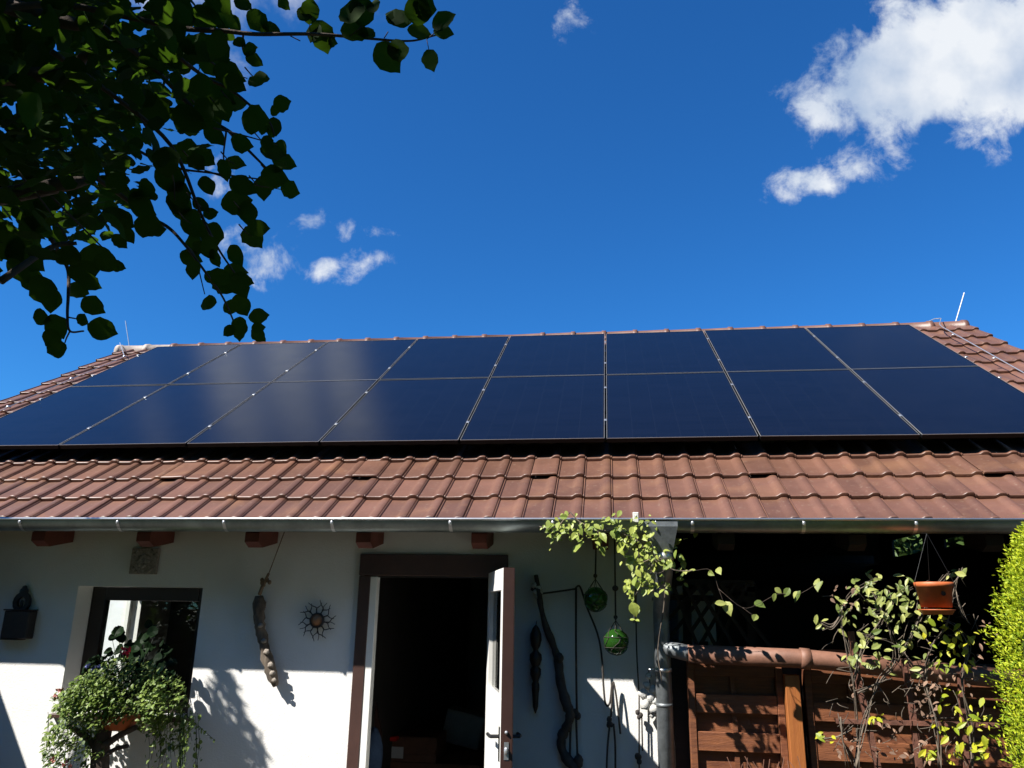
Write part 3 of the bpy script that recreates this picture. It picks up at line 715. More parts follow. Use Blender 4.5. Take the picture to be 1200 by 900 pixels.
# ------------------------------------------------------------------ carport at the right
cp = thing('carport', (2.2, 9.4, 0), 'dark open timber lean-to under the right part of the roof', 'carport')
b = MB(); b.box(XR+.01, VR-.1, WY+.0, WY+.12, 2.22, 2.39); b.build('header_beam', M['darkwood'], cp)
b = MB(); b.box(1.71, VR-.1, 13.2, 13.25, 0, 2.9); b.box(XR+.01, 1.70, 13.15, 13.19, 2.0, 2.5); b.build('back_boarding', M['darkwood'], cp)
def side_at(x, y, X):
    d = ray(x, y); p = d*(X/d.x); p.z += CAMZ; return p
SX = VR-.3
sA, sB = side_at(1047, 655, SX), side_at(1080, 628, SX); sC, sD = side_at(1107, 643, SX), side_at(1145, 629, SX)
Ya, Yb, ZU = 6.6, 12.4, 2.72
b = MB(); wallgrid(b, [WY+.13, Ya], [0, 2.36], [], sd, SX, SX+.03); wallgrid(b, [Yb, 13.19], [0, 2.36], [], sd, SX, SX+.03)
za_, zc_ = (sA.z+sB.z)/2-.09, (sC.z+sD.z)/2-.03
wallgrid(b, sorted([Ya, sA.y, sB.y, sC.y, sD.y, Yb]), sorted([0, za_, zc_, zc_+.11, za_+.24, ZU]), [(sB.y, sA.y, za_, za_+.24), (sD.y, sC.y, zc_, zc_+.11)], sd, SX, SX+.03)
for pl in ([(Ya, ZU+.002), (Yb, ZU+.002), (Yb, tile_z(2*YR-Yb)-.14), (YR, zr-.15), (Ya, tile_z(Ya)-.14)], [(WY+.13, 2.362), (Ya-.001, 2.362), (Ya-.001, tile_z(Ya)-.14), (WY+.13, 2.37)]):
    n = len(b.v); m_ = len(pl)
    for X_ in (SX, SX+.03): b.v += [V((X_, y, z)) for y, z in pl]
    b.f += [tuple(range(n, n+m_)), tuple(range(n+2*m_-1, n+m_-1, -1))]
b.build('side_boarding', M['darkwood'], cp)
for y in (7.0, 12.7):
    b = MB(); b.box(XR+.01, SX-.01, y, y+.09, 2.38, 2.50); b.build('cross_beam', M['darkwood'], cp)
b = MB(); b.box(XR+.6, SX, 9.3, 9.34, 0, 1.9); b.build('partition', M['darkwood'], cp)
# lattice with curved braces just behind the downpipe
lt = thing('lattice_screen', at(812, 730, 5.75), 'dark wooden lattice screen with diagonal braces behind the downpipe', 'lattice')
b = MB()
def bar(a, c, w=.02, Y=5.75, t=.02):
    A, C = at(*a, Y), at(*c, Y); d = (C-A).normalized(); s_ = V((d.z, 0, -d.x))*w
    n = len(b.v)
    for y in (0, t): b.v += [A+s_+V((0, y, 0)), A-s_+V((0, y, 0)), C-s_+V((0, y, 0)), C+s_+V((0, y, 0))]
    b.f += [(n, n+1, n+2, n+3), (n+7, n+6, n+5, n+4), (n, n+4, n+5, n+1), (n+1, n+5, n+6, n+2), (n+2, n+6, n+7, n+3), (n+3, n+7, n+4, n)]
for k in range(5):
    bar((788+k*14, 684), (760+k*22+60, 764), .012, 5.75+.021*(k % 2)); bar((858-k*14+18, 684), (838-k*22, 764), .012, 5.80+.021*(k % 2))
bar((786, 700), (884, 702), .02, 5.85); bar((786, 682), (884, 684), .022, 5.85)
b.build('slats', M['darkwood'], lt)
b = MB(); bar((805, 682), (806, 790), .03, 5.90); bar((880, 682), (882, 790), .03, 5.90); bar((800, 688), (886, 690), .02, 5.90); b.build('frame', M['darkwood'], lt)
p0, p1 = at(793, 686, 6.3), at(840, 752, 6.3)
b = MB(); b.bbox(p0.x, p1.x, 6.3, 6.33, p1.z, p0.z, .004); b.bbox(p0.x+.02, p0.x+.06, 6.331, 6.36, 0, p0.z); b.bbox(p1.x-.06, p1.x-.02, 6.331, 6.36, 0, p0.z)
tag(b.build('grey_board', M['stucco'], loc=(p0.x, 6.3, p1.z)), 'dim pale board on legs glimpsed through the lattice behind the downpipe', 'board')
# ---- fence panels
FY = 5.42
def fence(xa_, xb_, ztop, label, seed):
    q = random.Random(seed)
    t = thing('wooden_fence', ((xa_+xb_)/2, FY, 0), label, 'fence', 'wooden fence panels under the roof')
    b = MB(); pitch = .223; z = ztop-.01; i = 0
    while z > .12:
        b.bbox(xa_+.045, xb_-.045, FY-.012, FY+.008, z-.112, z, .003, None)
        z -= pitch; i += 1
    b.build('front_boards', M['fence'], t)
    b = MB(); z = ztop-.01-.1115
    while z > .12:
        b.bbox(xa_+.045, xb_-.045, FY+.028, FY+.046, z-.125, z+.012, .003); z -= pitch
    b.build('rear_boards', M['fence'], t)
    b = MB(); b.bbox(xa_, xa_+.044, FY-.02, FY+.05, .05, ztop); b.bbox(xb_-.044, xb_, FY-.02, FY+.05, .05, ztop)
    xm = xa_+.27
    b.box(xa_+.001, xb_-.001, FY-.015, FY+.045, .04, .10)
    b.box(xm, xm+.03, FY+.009, FY+.027, .1, ztop-.03)
    b.build('frame', M['fence'], t)
f0, f1, f2, f3 = at(808, 850, FY).x, at(921, 850, FY).x, at(946, 850, FY).x, at(1166, 850, FY).x
ft = at(860, 792, FY).z+.05
ft = at(860, 836, FY).z+.112+.223*0+.01 + .223
fence(f0, f1, ft, 'reddish brown fence panel between downpipe and bright post, dappled with leaf shadow', 3)
fence(f2, f3+.35, ft-.03, 'reddish brown fence panel right of the post, behind the climbing plant', 4)
p0, p1 = at(924, 850, FY-.09), at(941.5, 850, FY-.09)
b = MB(); b.bbox(p0.x, p1.x, FY-.09, FY-.025, 0, at(933, 791, FY-.09).z, .004); tag(b.build('fence_post', M['post'], loc=(p0.x, FY-.06, 0)), 'orange brown square timber post between the two fence panels', 'post')
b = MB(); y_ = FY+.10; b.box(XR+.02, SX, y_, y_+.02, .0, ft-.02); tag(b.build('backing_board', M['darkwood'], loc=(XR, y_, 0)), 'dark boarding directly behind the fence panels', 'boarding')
# ---- sloping brown pipe
bpth = thing('brown_pipe', at(950, 775, 5.32), 'sloping brown drain pipe with a sleeve joint running right above the fence panels', 'pipe')
A, B, C, D = at(806, 766, 5.29), at(943, 772, 5.29), at(950, 772.6, 5.29), at(1215, 799, 5.29)
b = MB(); b.tube([A, B, C, D], .057, 20); b.build('pipe', M['pipe'], bpth, True)
b = MB(); dB = (C-B).normalized(); b.tube([B-dB*.03, B-dB*.028, B+dB*.028, B+dB*.03], [.057, .064, .064, .057], 20); b.build('sleeve', M['pipe'], bpth, True)
b = MB(); b.tube([V((px_, 5.40, A.z+.03)), V((px_+.05, 5.37, A.z+.02)), A+V((.02, 0, 0))], [.046, .048, .052], 16); b.build('connector', M['zincmatt'], bpth, True)
b = MB(); b.box(at(960, 760, 5.45).x, at(1010, 760, 5.45).x, 5.45, 5.47, at(960, 767, 5.45).z, at(960, 761, 5.45).z); b.build('ledge', M['fence'], bpth)
# ---- rusty trellis
tr = thing('rusty_trellis', at(1060, 850, 5.08), 'rust brown trellis of upright bars and one cross rail carrying the climbing plant', 'trellis')
TY = 5.08
for pl, w in (([(997, 740), (1006, 800), (1030, 905)], .022), ([(1059, 772), (1066, 810), (1078, 905)], .022), ([(1125, 790), (1133, 905)], .02)):
    b = MB(); b.tube([at(x, y, TY) for x, y in pl], w, 4); b.build('upright', M['rust'], tr)
b = MB(); b.tube([at(980, 845, TY-.03), at(1170, 850, TY-.03)], .017, 4); b.build('cross_rail', M['rust'], tr)
# ---- hanging terracotta planter
hc = at(1096, 700, 4.85)
hp_ = thing('hanging_planter', hc, 'orange terracotta planter with saucer hanging on wires among the climbing plant', 'planter')
b = MB()
s_ = .0052
b.lathe([(.0, -.055), (.080, -.055), (.094, .055), (.101, .057), (.104, .082), (.096, .084), (.088, .05), (.0, .045)], hc, 24); b.build('pot', M['terracotta'], hp_, True)
b = MB(); b.lathe([(0, -.095), (.075, -.095), (.094, -.066), (.097, -.066), (.09, -.074), (.0, -.078)], hc, 24); b.build('saucer', M['terracotta'], hp_, True)
b = MB(); b.lathe([(0, .003), (.013, .002), (.013, -.004)], hc+V((.012, -.090, .02)), 12, V((0, -1, 0))); b.build('drain_hole', mat('hole', (.003, .003, .003), 1, spec=0), hp_)
b = MB()
for a in (R(-8), R(80), R(186)):
    o_ = V((math.cos(a)*.104, math.sin(a)*.104, 0)); b.tube([hc+o_*.8+V((0, 0, -.095)), hc+o_+V((0, 0, -.05)), hc+o_+V((0, 0, .09)), hc+V((0, 0, .36)), V((hc.x, 4.97, gz-.07))], .0011, 5)
b.build('wire', M['iron'], hp_)

# ------------------------------------------------------------------ plants
def putleaf(b, c, L, up=V((0, -.5, .85)), droop=.6, kind=0, aspect=.62):
    n = (up+rv()*.55).normalized(); d = (rv()+V((0, -.2, -droop))).normalized(); d = (d-n*d.dot(n)).normalized()
    L *= rnd.uniform(.5, 1.3); b.leaf(c-d*L*.5, d, n, L, L*aspect*rnd.uniform(.85, 1.15), rnd.uniform(.1, .5), rnd.uniform(0, .35), kind)
# vine over the gutter (honeysuckle-like)
vn = thing('climbing_vine', at(760, 660, 4.9), 'pale green leafy vine trailing over the gutter and around the downpipe hopper', 'climber')
big = [(637,617),(645,618),(652,627),(660,606),(659,604),(660,625),(648,633),(655,629),(670,627),(680,622),(673,628),(678,639),(687,616),(700,617),(697,626),(702,633),(706,646),(712,609),(707,629),(722,623),(725,631),(730,638),(740,622),(745,628),(742,637),(752,619),(755,630),(750,640),(727,642),(760,637),(762,645),(745,650),(738,658),(750,660),(770,653),(775,660),(782,663),(748,672),(752,680),(738,682),(737,692),(762,680),(765,687),(759,694),(775,693),(740,700),(743,714),(747,727),(733,690),(744,681),(757,674),(768,647),(735,630),(690,622),(665,619),(654,616),(732,648),(758,652)]
b = MB()
for (x, y) in big:
    L = rnd.uniform(.045, .068)*(1.35 if (x, y) in ((678, 639), (727, 642), (738, 658), (782, 663), (759, 694), (743, 714)) else 1)
    putleaf(b, at(x, y, 4.84+rnd.uniform(-.07, .05)), L, V((-.4, -.8, .5)), .8)
    for q in range(2): putleaf(b, at(x+rnd.uniform(-7, 7), y+rnd.uniform(-6, 6), 4.84+rnd.uniform(-.08, .05)), L*rnd.uniform(.5, .8), V((-.3, -.7, .7)), .7)
for k in range(90):
    x, y = 766+rnd.gauss(0, 17), 655+rnd.gauss(0, 17)
    if x > 700: putleaf(b, at(x, y, 4.93+rnd.uniform(-.03, .12)), rnd.uniform(.035, .06), V((-.4, -.8, .5)), .8)
for k in range(70):
    x, y = rnd.uniform(640, 770), 620+rnd.gauss(0, 8); putleaf(b, at(x, y, 4.88+rnd.uniform(-.05, .02)), rnd.uniform(.03, .05), V((-.4, -.8, .5)), .8)
b.build('foliage', M['leaf_vine'], vn)
b = MB()
for (x, y) in [(795,668),(803,670),(810,668),(800,674),(833,672),(845,707),(853,712),(890,708),(885,723),(907,700),(912,692),(922,694),(932,697),(934,699),(957,684),(961,687),(842,668)]:
    putleaf(b, at(x, y, 4.95+rnd.uniform(-.05, .03)), rnd.uniform(.05, .075), V((-.4, -.8, .5)), .8)
b.build('foliage', M['leaf_clem'], vn)
b = MB()
for pl in ([(668, 600), (680, 612), (700, 620), (720, 624), (745, 632), (765, 655), (790, 668), (812, 669)], [(745, 632), (750, 660), (748, 690), (744, 700), (743, 730)], [(765, 655), (762, 690), (775, 690)], [(668, 600), (660, 610), (650, 620), (632, 617)], [(700, 620), (706, 640)], [(680, 612), (678, 640)], [(750, 660), (775, 655), (779, 700), (771, 760), (776, 800)]):
    b.tube(curve([at(x, y, 4.88) for x, y in pl], 4), .0035, 5)
for k in range(16):
    a = k*.7; b.tube([at(770+10*math.cos(a+t), 664+8*math.sin(a+t), 4.86-.003*k) for t in (0, .5, 1, 1.5)], .0022, 4)
b.build('stem', M['drift'], vn, True)
b = MB()
for pl in ([(812, 669), (833, 668), (842, 690), (848, 706)], [(842, 690), (870, 712), (890, 707), (912, 696), (934, 697), (958, 684)], [(870, 712), (885, 723)]): b.tube(curve([at(x, y, 4.95) for x, y in pl], 4), .0016, 4)
b.build('stem', M['bark'], vn, True)
# climber on the trellis
cl = thing('climbing_shrub', at(1060, 900, 5.05), 'straggly climber with pale green and yellow leaves and bare stems on the rusty trellis', 'climber')
def cloud(lst, m, L, Y=5.0, dY=.15, up=V((-.4, -.7, .6)), asp=.44):
    b = MB()
    for (x, y, rx_, ry_, n) in lst:
        for k in range(n):
            a = rnd.uniform(0, 2*math.pi); q = math.sqrt(rnd.random())
            putleaf(b, at(x+rx_*q*math.cos(a), y+ry_*q*math.sin(a), Y+rnd.uniform(-dY, dY)), L, up, .5, 0, asp)
    return b.build('foliage', M[m], cl)
cloud([(1030, 685, 33, 17, 26), (1005, 705, 35, 20, 21), (1040, 715, 24, 26, 31), (1075, 715, 24, 24, 19), (1010, 750, 33, 33, 12), (1040, 750, 33, 15, 21), (1085, 735, 15, 13, 9), (1070, 778, 50, 15, 14), (1020, 775, 24, 11, 12), (975, 730, 20, 11, 8), (1120, 672, 24, 8, 6), (1062, 684, 11, 8, 6)], 'leaf_clem', .060)
cloud([(1108, 745, 31, 22, 20), (1120, 770, 26, 20, 15), (1140, 765, 15, 24, 9), (1118, 832, 24, 29, 14), (1125, 855, 42, 24, 19), (1118, 884, 40, 16, 19), (1150, 840, 15, 22, 6), (1030, 842, 11, 11, 6), (965, 866, 16, 8, 6), (1150, 880, 11, 13, 6), (1092, 745, 11, 8, 3)], 'leaf_yellow', .054)
cloud([(990, 700, 15, 17, 14), (1085, 820, 15, 24, 31), (1095, 790, 15, 26, 12), (1010, 800, 15, 22, 9), (1040, 872, 26, 26, 19), (995, 880, 15, 17, 10), (1080, 880, 22, 17, 9), (1150, 760, 22, 33, 12), (1125, 800, 22, 20, 9)], 'leaf_dry', .035, asp=.5)
b = MB()
stems = [[(1003, 900), (1005, 850), (1000, 800), (992, 760), (985, 720), (1000, 695), (1030, 680)], [(1000, 800), (1010, 760), (1030, 730), (1050, 700), (1070, 690)], [(1003, 900), (1012, 850), (1030, 800), (1050, 770), (1035, 720), (1020, 690)], [(1100, 900), (1098, 850), (1085, 800), (1090, 760), (1110, 730), (1118, 690), (1128, 665)], [(1140, 900), (1135, 850), (1128, 800), (1135, 760), (1120, 735), (1100, 725)], [(1118, 690), (1130, 720), (1135, 730)], [(985, 720), (975, 735), (962, 730)], [(1085, 800), (1070, 780), (1050, 755), (1010, 745)], [(1005, 812), (1030, 800), (1045, 795)], [(1055, 770), (1080, 720), (1095, 690), (1110, 672)], [(985, 840), (988, 870), (995, 900)], [(965, 866), (985, 862), (1000, 850)]]
for pl in stems: 
    for rep_ in range(3):
        pts = curve([at(x+rnd.uniform(-5, 5)*(rep_ > 0), y+rnd.uniform(-4, 4)*(rep_ > 0), 5.0+rnd.uniform(-.06, .06)) for x, y in pl], 5); n = len(pts); b.tube(pts, [(.0055 if rep_ == 0 else .0028)*(1-.6*i/n) for i in range(n)], 5)
for k in range(130):
    x, y = rnd.uniform(975, 1150), rnd.uniform(680, 890); a = rnd.uniform(0, 6.3); l = rnd.uniform(8, 22)
    b.tube(curve([at(x, y, 5.0), at(x+l*.5*math.cos(a)+rnd.uniform(-3, 3), y+l*.5*math.sin(a), 4.98), at(x+l*math.cos(a), y+l*math.sin(a), 4.97)], 3), .002, 4)
b.build('stem', M['drift'], cl, True)
# dry grass stalks under the dappled fence
gs = MB()
for k in range(12):
    x = 862+k*7+rnd.uniform(-3, 3); gs.tube(curve([at(x, 960, 5.2), at(x+rnd.uniform(-3, 3), 910, 5.2), at(x+rnd.uniform(-9, 4), 884+rnd.uniform(0, 12), 5.2)], 3), .0025, 4)
tag(gs.build('dry_stalks', M['pipe'], loc=at(900, 960, 5.2)), 'thin dry plant stalks in front of the dappled fence panel', 'plant')

# ---- plant stand with hanging flower pot
SY = 5.16
st = thing('plant_stand', at(118, 990, SY), 'rough forked tree trunk plant stand in front of the window', 'plant stand')
tb = at(118, 990, SY); tb.z = 0.012
b = MB(); b.tube(curve([V((tb.x, SY, .012)), at(116, 940, SY), at(118, 880, SY), at(124, 850, SY)], 5), [.075-.002*i for i in range(16)], 10); b.build('trunk', M['bark'], st, True)
for pl, r_ in (([(117, 890), (108, 870), (92, 858), (80, 850)], .026), ([(121, 875), (140, 862), (160, 852)], .024), ([(118, 890), (135, 878), (150, 874)], .016)):
    b = MB(); p_ = curve([at(x, y, SY-.03) for x, y in pl], 4); b.tube(p_, [r_*(1-.03*i) for i in range(len(p_))], 7); b.build('limb', M['bark'], st, True)
b = MB(); c = at(122, 842, SY); b.tube([c-V((0, 0, .16)), c-V((0, 0, .01))], .03, 4); b.build('peg', M['rafter'], st)
pot = thing('flower_pot', c, 'terracotta flower bowl overflowing with trailing green plants and a red geranium', 'flower pot')
b = MB(); cpz = at(142, 853, SY+.04).z; pc_ = V((at(140, 850, SY).x, SY, cpz))
b.lathe([(0, 0), (.08, 0), (.125, .07), (.135, .075), (.135, .095), (.12, .095), (.11, .08), (0, .07)], pc_, 24); b.build('bowl', M['terracotta'], pot, True)
def pcloud(name, lst, m, L, Y=SY, dY=.2, asp=.7, up=V((-.4, -.4, .8)), kind=0, droop=.4):
    b = MB()
    for (x, y, rx_, ry_, n) in lst:
        for k in range(n):
            a = rnd.uniform(0, 2*math.pi); q = rnd.random()**.45; w_ = math.sqrt(max(0, 1-q*q*.8))
            putleaf(b, at(x+rx_*q*math.cos(a), y+ry_*q*math.sin(a), Y+rnd.uniform(-dY, dY)*w_), L, up, droop, kind, asp)
    return b.build(name, M[m], pot)
pcloud('trailing_foliage', [(105, 830, 34, 34, 630), (85, 850, 30, 30, 360), (70, 875, 22, 24, 255), (140, 805, 50, 28, 630), (185, 815, 34, 34, 570), (205, 845, 22, 34, 255), (130, 825, 55, 25, 570), (60, 892, 12, 16, 90), (150, 785, 36, 14, 195), (95, 880, 30, 18, 135), (175, 850, 14, 16, 90)], 'leaf_trail', .030)
pcloud('lime_foliage', [(105, 808, 26, 18, 315), (92, 826, 30, 16, 255), (75, 822, 18, 12, 90), (115, 822, 30, 18, 195), (178, 822, 14, 26, 180), (195, 812, 22, 20, 105), (60, 860, 10, 12, 45)], 'leaf_trail_lime', .031, Y=SY-.19, dY=.09)
pcloud('front_foliage', [(128, 838, 16, 12, 150), (152, 830, 20, 9, 130), (112, 846, 14, 10, 80), (172, 842, 12, 14, 70)], 'leaf_trail', .030, Y=SY-.19, dY=.05)
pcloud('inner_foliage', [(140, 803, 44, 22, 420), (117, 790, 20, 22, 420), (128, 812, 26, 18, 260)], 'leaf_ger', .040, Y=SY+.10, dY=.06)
# trailing strands
b = MB(); sb = MB()
for k in range(46):
    x = rnd.choice([rnd.uniform(150, 232), rnd.uniform(175, 228), rnd.uniform(52, 110)]); y0 = rnd.uniform(835, 860); ln = rnd.uniform(25, 75); yo = SY+rnd.uniform(-.16, .16)
    sb.tube([at(x, y0-4, yo), at(x+rnd.uniform(-3, 3), y0+ln*.5, yo), at(x+rnd.uniform(-4, 4), y0+ln, yo)], .0016, 4)
    n = int(ln/6)
    for q in range(n):
        putleaf(b, at(x+rnd.uniform(-5, 5), y0+ln*q/n+rnd.uniform(-2, 2), yo), .034, V((-.4, -.7, .5)), .6, 0, .75)
for q in range(9): putleaf(b, at(222+3.6*q, 842+3.3*q, SY), .028)
sb.tube([at(215, 835, SY), at(252, 868, SY)], .0018, 4)
tag(b.build('trailing_strands', M['leaf_trail'], pot), kind='stuff'); tag(sb.build('strand_stem', M['leaf_ger'], pot), kind='stuff')
# geranium: round dark leaves above
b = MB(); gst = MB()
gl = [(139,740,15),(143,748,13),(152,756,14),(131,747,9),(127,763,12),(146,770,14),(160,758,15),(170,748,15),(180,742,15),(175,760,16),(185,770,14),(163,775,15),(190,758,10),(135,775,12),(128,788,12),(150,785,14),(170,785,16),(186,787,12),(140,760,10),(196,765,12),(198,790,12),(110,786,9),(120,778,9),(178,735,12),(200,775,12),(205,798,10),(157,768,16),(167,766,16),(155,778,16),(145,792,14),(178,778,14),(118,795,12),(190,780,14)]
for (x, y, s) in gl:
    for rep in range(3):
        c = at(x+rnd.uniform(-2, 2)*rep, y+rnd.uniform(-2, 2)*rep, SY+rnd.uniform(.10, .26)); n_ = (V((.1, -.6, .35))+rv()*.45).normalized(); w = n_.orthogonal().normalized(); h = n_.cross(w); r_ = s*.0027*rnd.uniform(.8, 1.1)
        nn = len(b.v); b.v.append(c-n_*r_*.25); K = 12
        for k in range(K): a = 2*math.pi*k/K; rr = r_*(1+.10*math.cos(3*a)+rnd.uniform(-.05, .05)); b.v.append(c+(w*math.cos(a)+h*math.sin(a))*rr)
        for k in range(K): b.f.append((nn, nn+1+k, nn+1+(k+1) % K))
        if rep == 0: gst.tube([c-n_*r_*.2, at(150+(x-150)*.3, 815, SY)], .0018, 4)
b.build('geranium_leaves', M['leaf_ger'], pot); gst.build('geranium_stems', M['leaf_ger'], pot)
b = MB()
for k in range(26):
    c = at(148, 763, SY-.12)+rv()*.028; b.leaf(c, rv(), rv(), .022, .02)
b.build('red_flower', M['flower'], pot)
for (x, y) in ((102, 780), (109, 784), (115, 781)):
    b = MB(); c0_ = at(x, y, SY-.08)
    for k in range(9): b.leaf(c0_+rv()*.008, rv(), rv(), .018, .015)
    b.build('blue_flower', M['blueflower'], pot)
for (x, y) in ((70, 808), (66, 816), (63, 890), (75, 896), (82, 900)):
    b = MB(); c0_ = at(x, y, SY-.15)
    for k in range(9): b.leaf(c0_+rv()*.008, rv(), rv(), .026, .02)
    b.build('pink_flower', M['pinkflower'], pot)

# ---- golden thuja at the right
tc_ = V((2.10, 3.75, 0))
th = thing('golden_thuja', (tc_.x, 3.75, 0), 'bright yellow green thuja conifer at the right edge in front of the fence', 'conifer')
b = MB()
def thr(z):      # crown radius by height
    t = min(1, z/2.25)
    return .44*(1-t**7)**.8
def xsurf(y): return 0
for k in range(80000):
    z = rnd.uniform(.1, 2.25); a = rnd.uniform(0, 2*math.pi)
    if math.sin(a) > .55 and rnd.random() < .6: continue
    rr = thr(z); lump = 1+.05*math.sin(a*7+z*9)+.05*math.sin(a*13-z*17)+.045*math.sin(z*41+a*5)+.03*math.sin(z*77-a*19)
    r_ = rr*lump*rnd.uniform(.80, 1.03)
    out = V((math.cos(a), math.sin(a), 0)); p = V((tc_.x, 3.75, z))+out*r_
    d = (out*.6+V((0, 0, rnd.uniform(.1, .9)))+rv()*.7).normalized(); w = d.cross(rv()).normalized()
    b.spray(p, d, w, rnd.uniform(.010, .026), rnd.uniform(.004, .009))
b.build('crown', M['leaf_thuja'], th)
b = MB(); b.tube([(tc_.x, 3.75, 0), (tc_.x, 3.75, 1.9)], [.05, .02], 8); b.build('trunk', M['bark'], th)
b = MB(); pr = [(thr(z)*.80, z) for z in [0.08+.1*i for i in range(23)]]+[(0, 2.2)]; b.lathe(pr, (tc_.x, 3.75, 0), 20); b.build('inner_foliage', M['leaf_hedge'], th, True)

# ------------------------------------------------------------------ foreground tree (upper left)
tree = thing('linden_tree', (-3.6, .2, 0), 'large dark leafed tree whose branches hang into the upper left of the view', 'tree')
b = MB(); wood = MB()
trunk = curve([V((-3.6, .2, 0)), V((-3.55, .25, 1.2)), V((-3.4, .4, 2.4)), V((-3.2, .5, 3.8)), V((-3.1, .4, 5.2))], 5)
tk = MB(); tk.tube(trunk, [.17-.13*i/(len(trunk)-1) for i in range(len(trunk))], 12); tk.build('trunk', M['bark'], tree, True)
def DD(x, y): return deep(x, y, 2.15)
def lf(c, L, d, n): b.leaf(c, d, n, L, L*rnd.uniform(.68, .86), rnd.uniform(-.05, .25), rnd.uniform(-.05, .3), 2)
def imgleaf(x, y, Lpx, ang, dist=2.15, flat=.35):
    """leaf centred near the given direction, long axis at ang in the view (0 right, 90 up)"""
    c = deep(x, y, dist); d = cr*math.cos(R(ang))+cu*math.sin(R(ang))+fw*rnd.uniform(-.35, .35); d.normalize()
    n = (-fw+rv()*flat).normalized(); L = Lpx*.76*dist/F
    lf(c-d*L*.5, L, d, n)
def twig(pl, dist, r0_=.006, r1=.002, leaves=0, spread=12, Lpx=30):
    pts = curve([deep(x, y, dist+.05*math.sin(i)) for i, (x, y) in enumerate(pl)], 6); n = len(pts)
    wood.tube(pts, [r0_+(r1-r0_)*i/(n-1) for i in range(n)], 6)
    for k in range(leaves):
        i = rnd.randrange(n//5, n); p = pts[i]; o = (cr*rnd.gauss(0, 1)+cu*rnd.gauss(0, 1)+fw*rnd.gauss(0, 1)).normalized()
        L = Lpx*dist/F*rnd.uniform(.75, 1.15); n_ = (V((0, 0, 1))*rnd.choice([1, 1, -1])+rv()*.8).normalized()
        q = p+o*.02; wood.tube([p, q], .0012, 4); lf(q, L, (o+V((0, 0, -.5))).normalized(), n_)
top = [(363,12,36,80),(358,14,30,60),(303,25,36,-40),(318,33,28,-20),(281,50,20,-30),(293,58,24,10),(298,70,26,-30),(378,42,46,-70),(368,38,30,-110),(384,48,28,-20),(412,12,46,85),(424,10,46,95),(415,35,42,-20),(430,38,30,-30),(468,21,38,175),(462,20,34,150),(490,10,44,85),(497,6,40,80),(492,37,36,0),(520,24,38,25),(520,38,30,-10),(455,68,50,-50),(466,60,36,-80),(503,69,34,-75),(285,5,26,-30),(332,4,20,-50),(437,5,30,100)]
for (x, y, L, a) in top: imgleaf(x, y, L, a, 2.1)
twig([(-60, 20), (60, 5), (150, 20), (210, 33), (260, 36), (300, 40), (370, 40), (430, 45), (480, 48), (512, 41)], 2.1, .009, .002)
for a_, c_ in (((363, 36), (363, 20)), ((410, 43), (425, 30)), ((452, 45), (458, 58)), ((500, 46), (520, 30)), ((500, 46), (503, 60)), ((450, 45), (455, 37)), ((340, 42), (352, 48))): wood.tube([deep(*a_, 2.1), deep(*c_, 2.1)], .0013, 4)
right = [(303,93,32,0),(331,121,26,10),(323,128,20,60),(322,148,26,-80),(300,140,44,-10),(318,155,20,-60),(313,168,24,-100),(330,172,22,-60),(320,178,34,-10),(333,190,34,-20),(328,195,24,40),(322,207,38,-15),(340,222,34,-25),(308,220,34,-90),(285,218,38,-30),(275,192,34,-10),(283,168,34,-20),(250,157,36,-60),(222,178,40,-20),(230,190,26,-40),(262,128,34,-70),(275,120,30,10),(240,130,40,-50),(255,110,46,-30),(225,105,50,30),(268,86,40,-20),(275,98,30,-30),(248,72,40,10),(232,60,46,-10),(205,68,50,20),(185,72,46,10),(258,60,34,-60),(212,25,50,40),(240,18,44,10),(255,12,40,-30),(258,22,30,-70),(276,236,42,10),(290,250,34,-90),(303,267,30,0),(296,277,38,-50),(248,276,40,-90),(245,290,34,-70),(228,288,34,-80),(275,298,32,-60),(225,262,44,-60),(215,245,44,-60),(210,228,40,-70),(200,210,44,-50),(195,190,44,-80),(275,318,36,0),(262,332,40,-40),(282,336,34,-60),(285,328,30,-20),(224,302,30,-20),(226,315,26,-90),(242,355,32,180),(252,303,26,-70),(283,358,34,-60),(303,370,28,10),(303,392,26,-50),(280,385,34,-90),(268,388,20,-140),(303,384,20,5),(258,325,30,-30),(243,218,30,-60),(235,240,24,-40),(220,140,46,-30),(180,130,50,0),(262,200,30,-80),(246,250,20,10)]
for (x, y, L, a) in right:
    imgleaf(x, y, L*1.08, a, 2.15+rnd.uniform(-.12, .12), .45)
    if rnd.random() < .42: imgleaf(x-rnd.uniform(2, 12), y+rnd.uniform(-8, 8), L*rnd.uniform(.7, 1), a+rnd.uniform(-60, 60), 2.35+rnd.uniform(-.15, .15), .7)
low = [(52,342,46,-60),(40,330,40,-40),(60,352,34,-90),(92,340,28,-20),(108,358,34,-30),(50,372,26,-20),(66,383,34,-70),(62,398,30,-60),(97,375,22,-30),(120,386,38,-18),(65,409,34,200),(125,308,34,-20),(138,312,20,-20),(98,318,38,10),(80,300,40,-20),(30,300,50,-40),(12,290,50,-50),(150,275,24,-60),(140,283,24,-45),(143,258,34,-30),(175,265,40,-15),(185,270,24,10),(165,240,44,-40),(172,222,34,-60),(105,330,34,-30),(20,318,36,-60),(115,300,44,-10)]
for (x, y, L, a) in low: imgleaf(x, y, L*1.05, a, 2.0+rnd.uniform(-.1, .1), .35)
twig([(60, 280), (72, 300), (80, 318), (80, 345), (79, 370), (82, 388), (98, 388)], 2.0, .005, .002); twig([(82, 388), (78, 396), (76, 402)], 2.0, .002, .0015); twig([(81, 372), (92, 374), (97, 375)], 2.0, .002, .001)
twig([(100, 200), (150, 235), (165, 250), (195, 265), (215, 285), (240, 318), (262, 350), (280, 392)], 2.15, .006, .002)
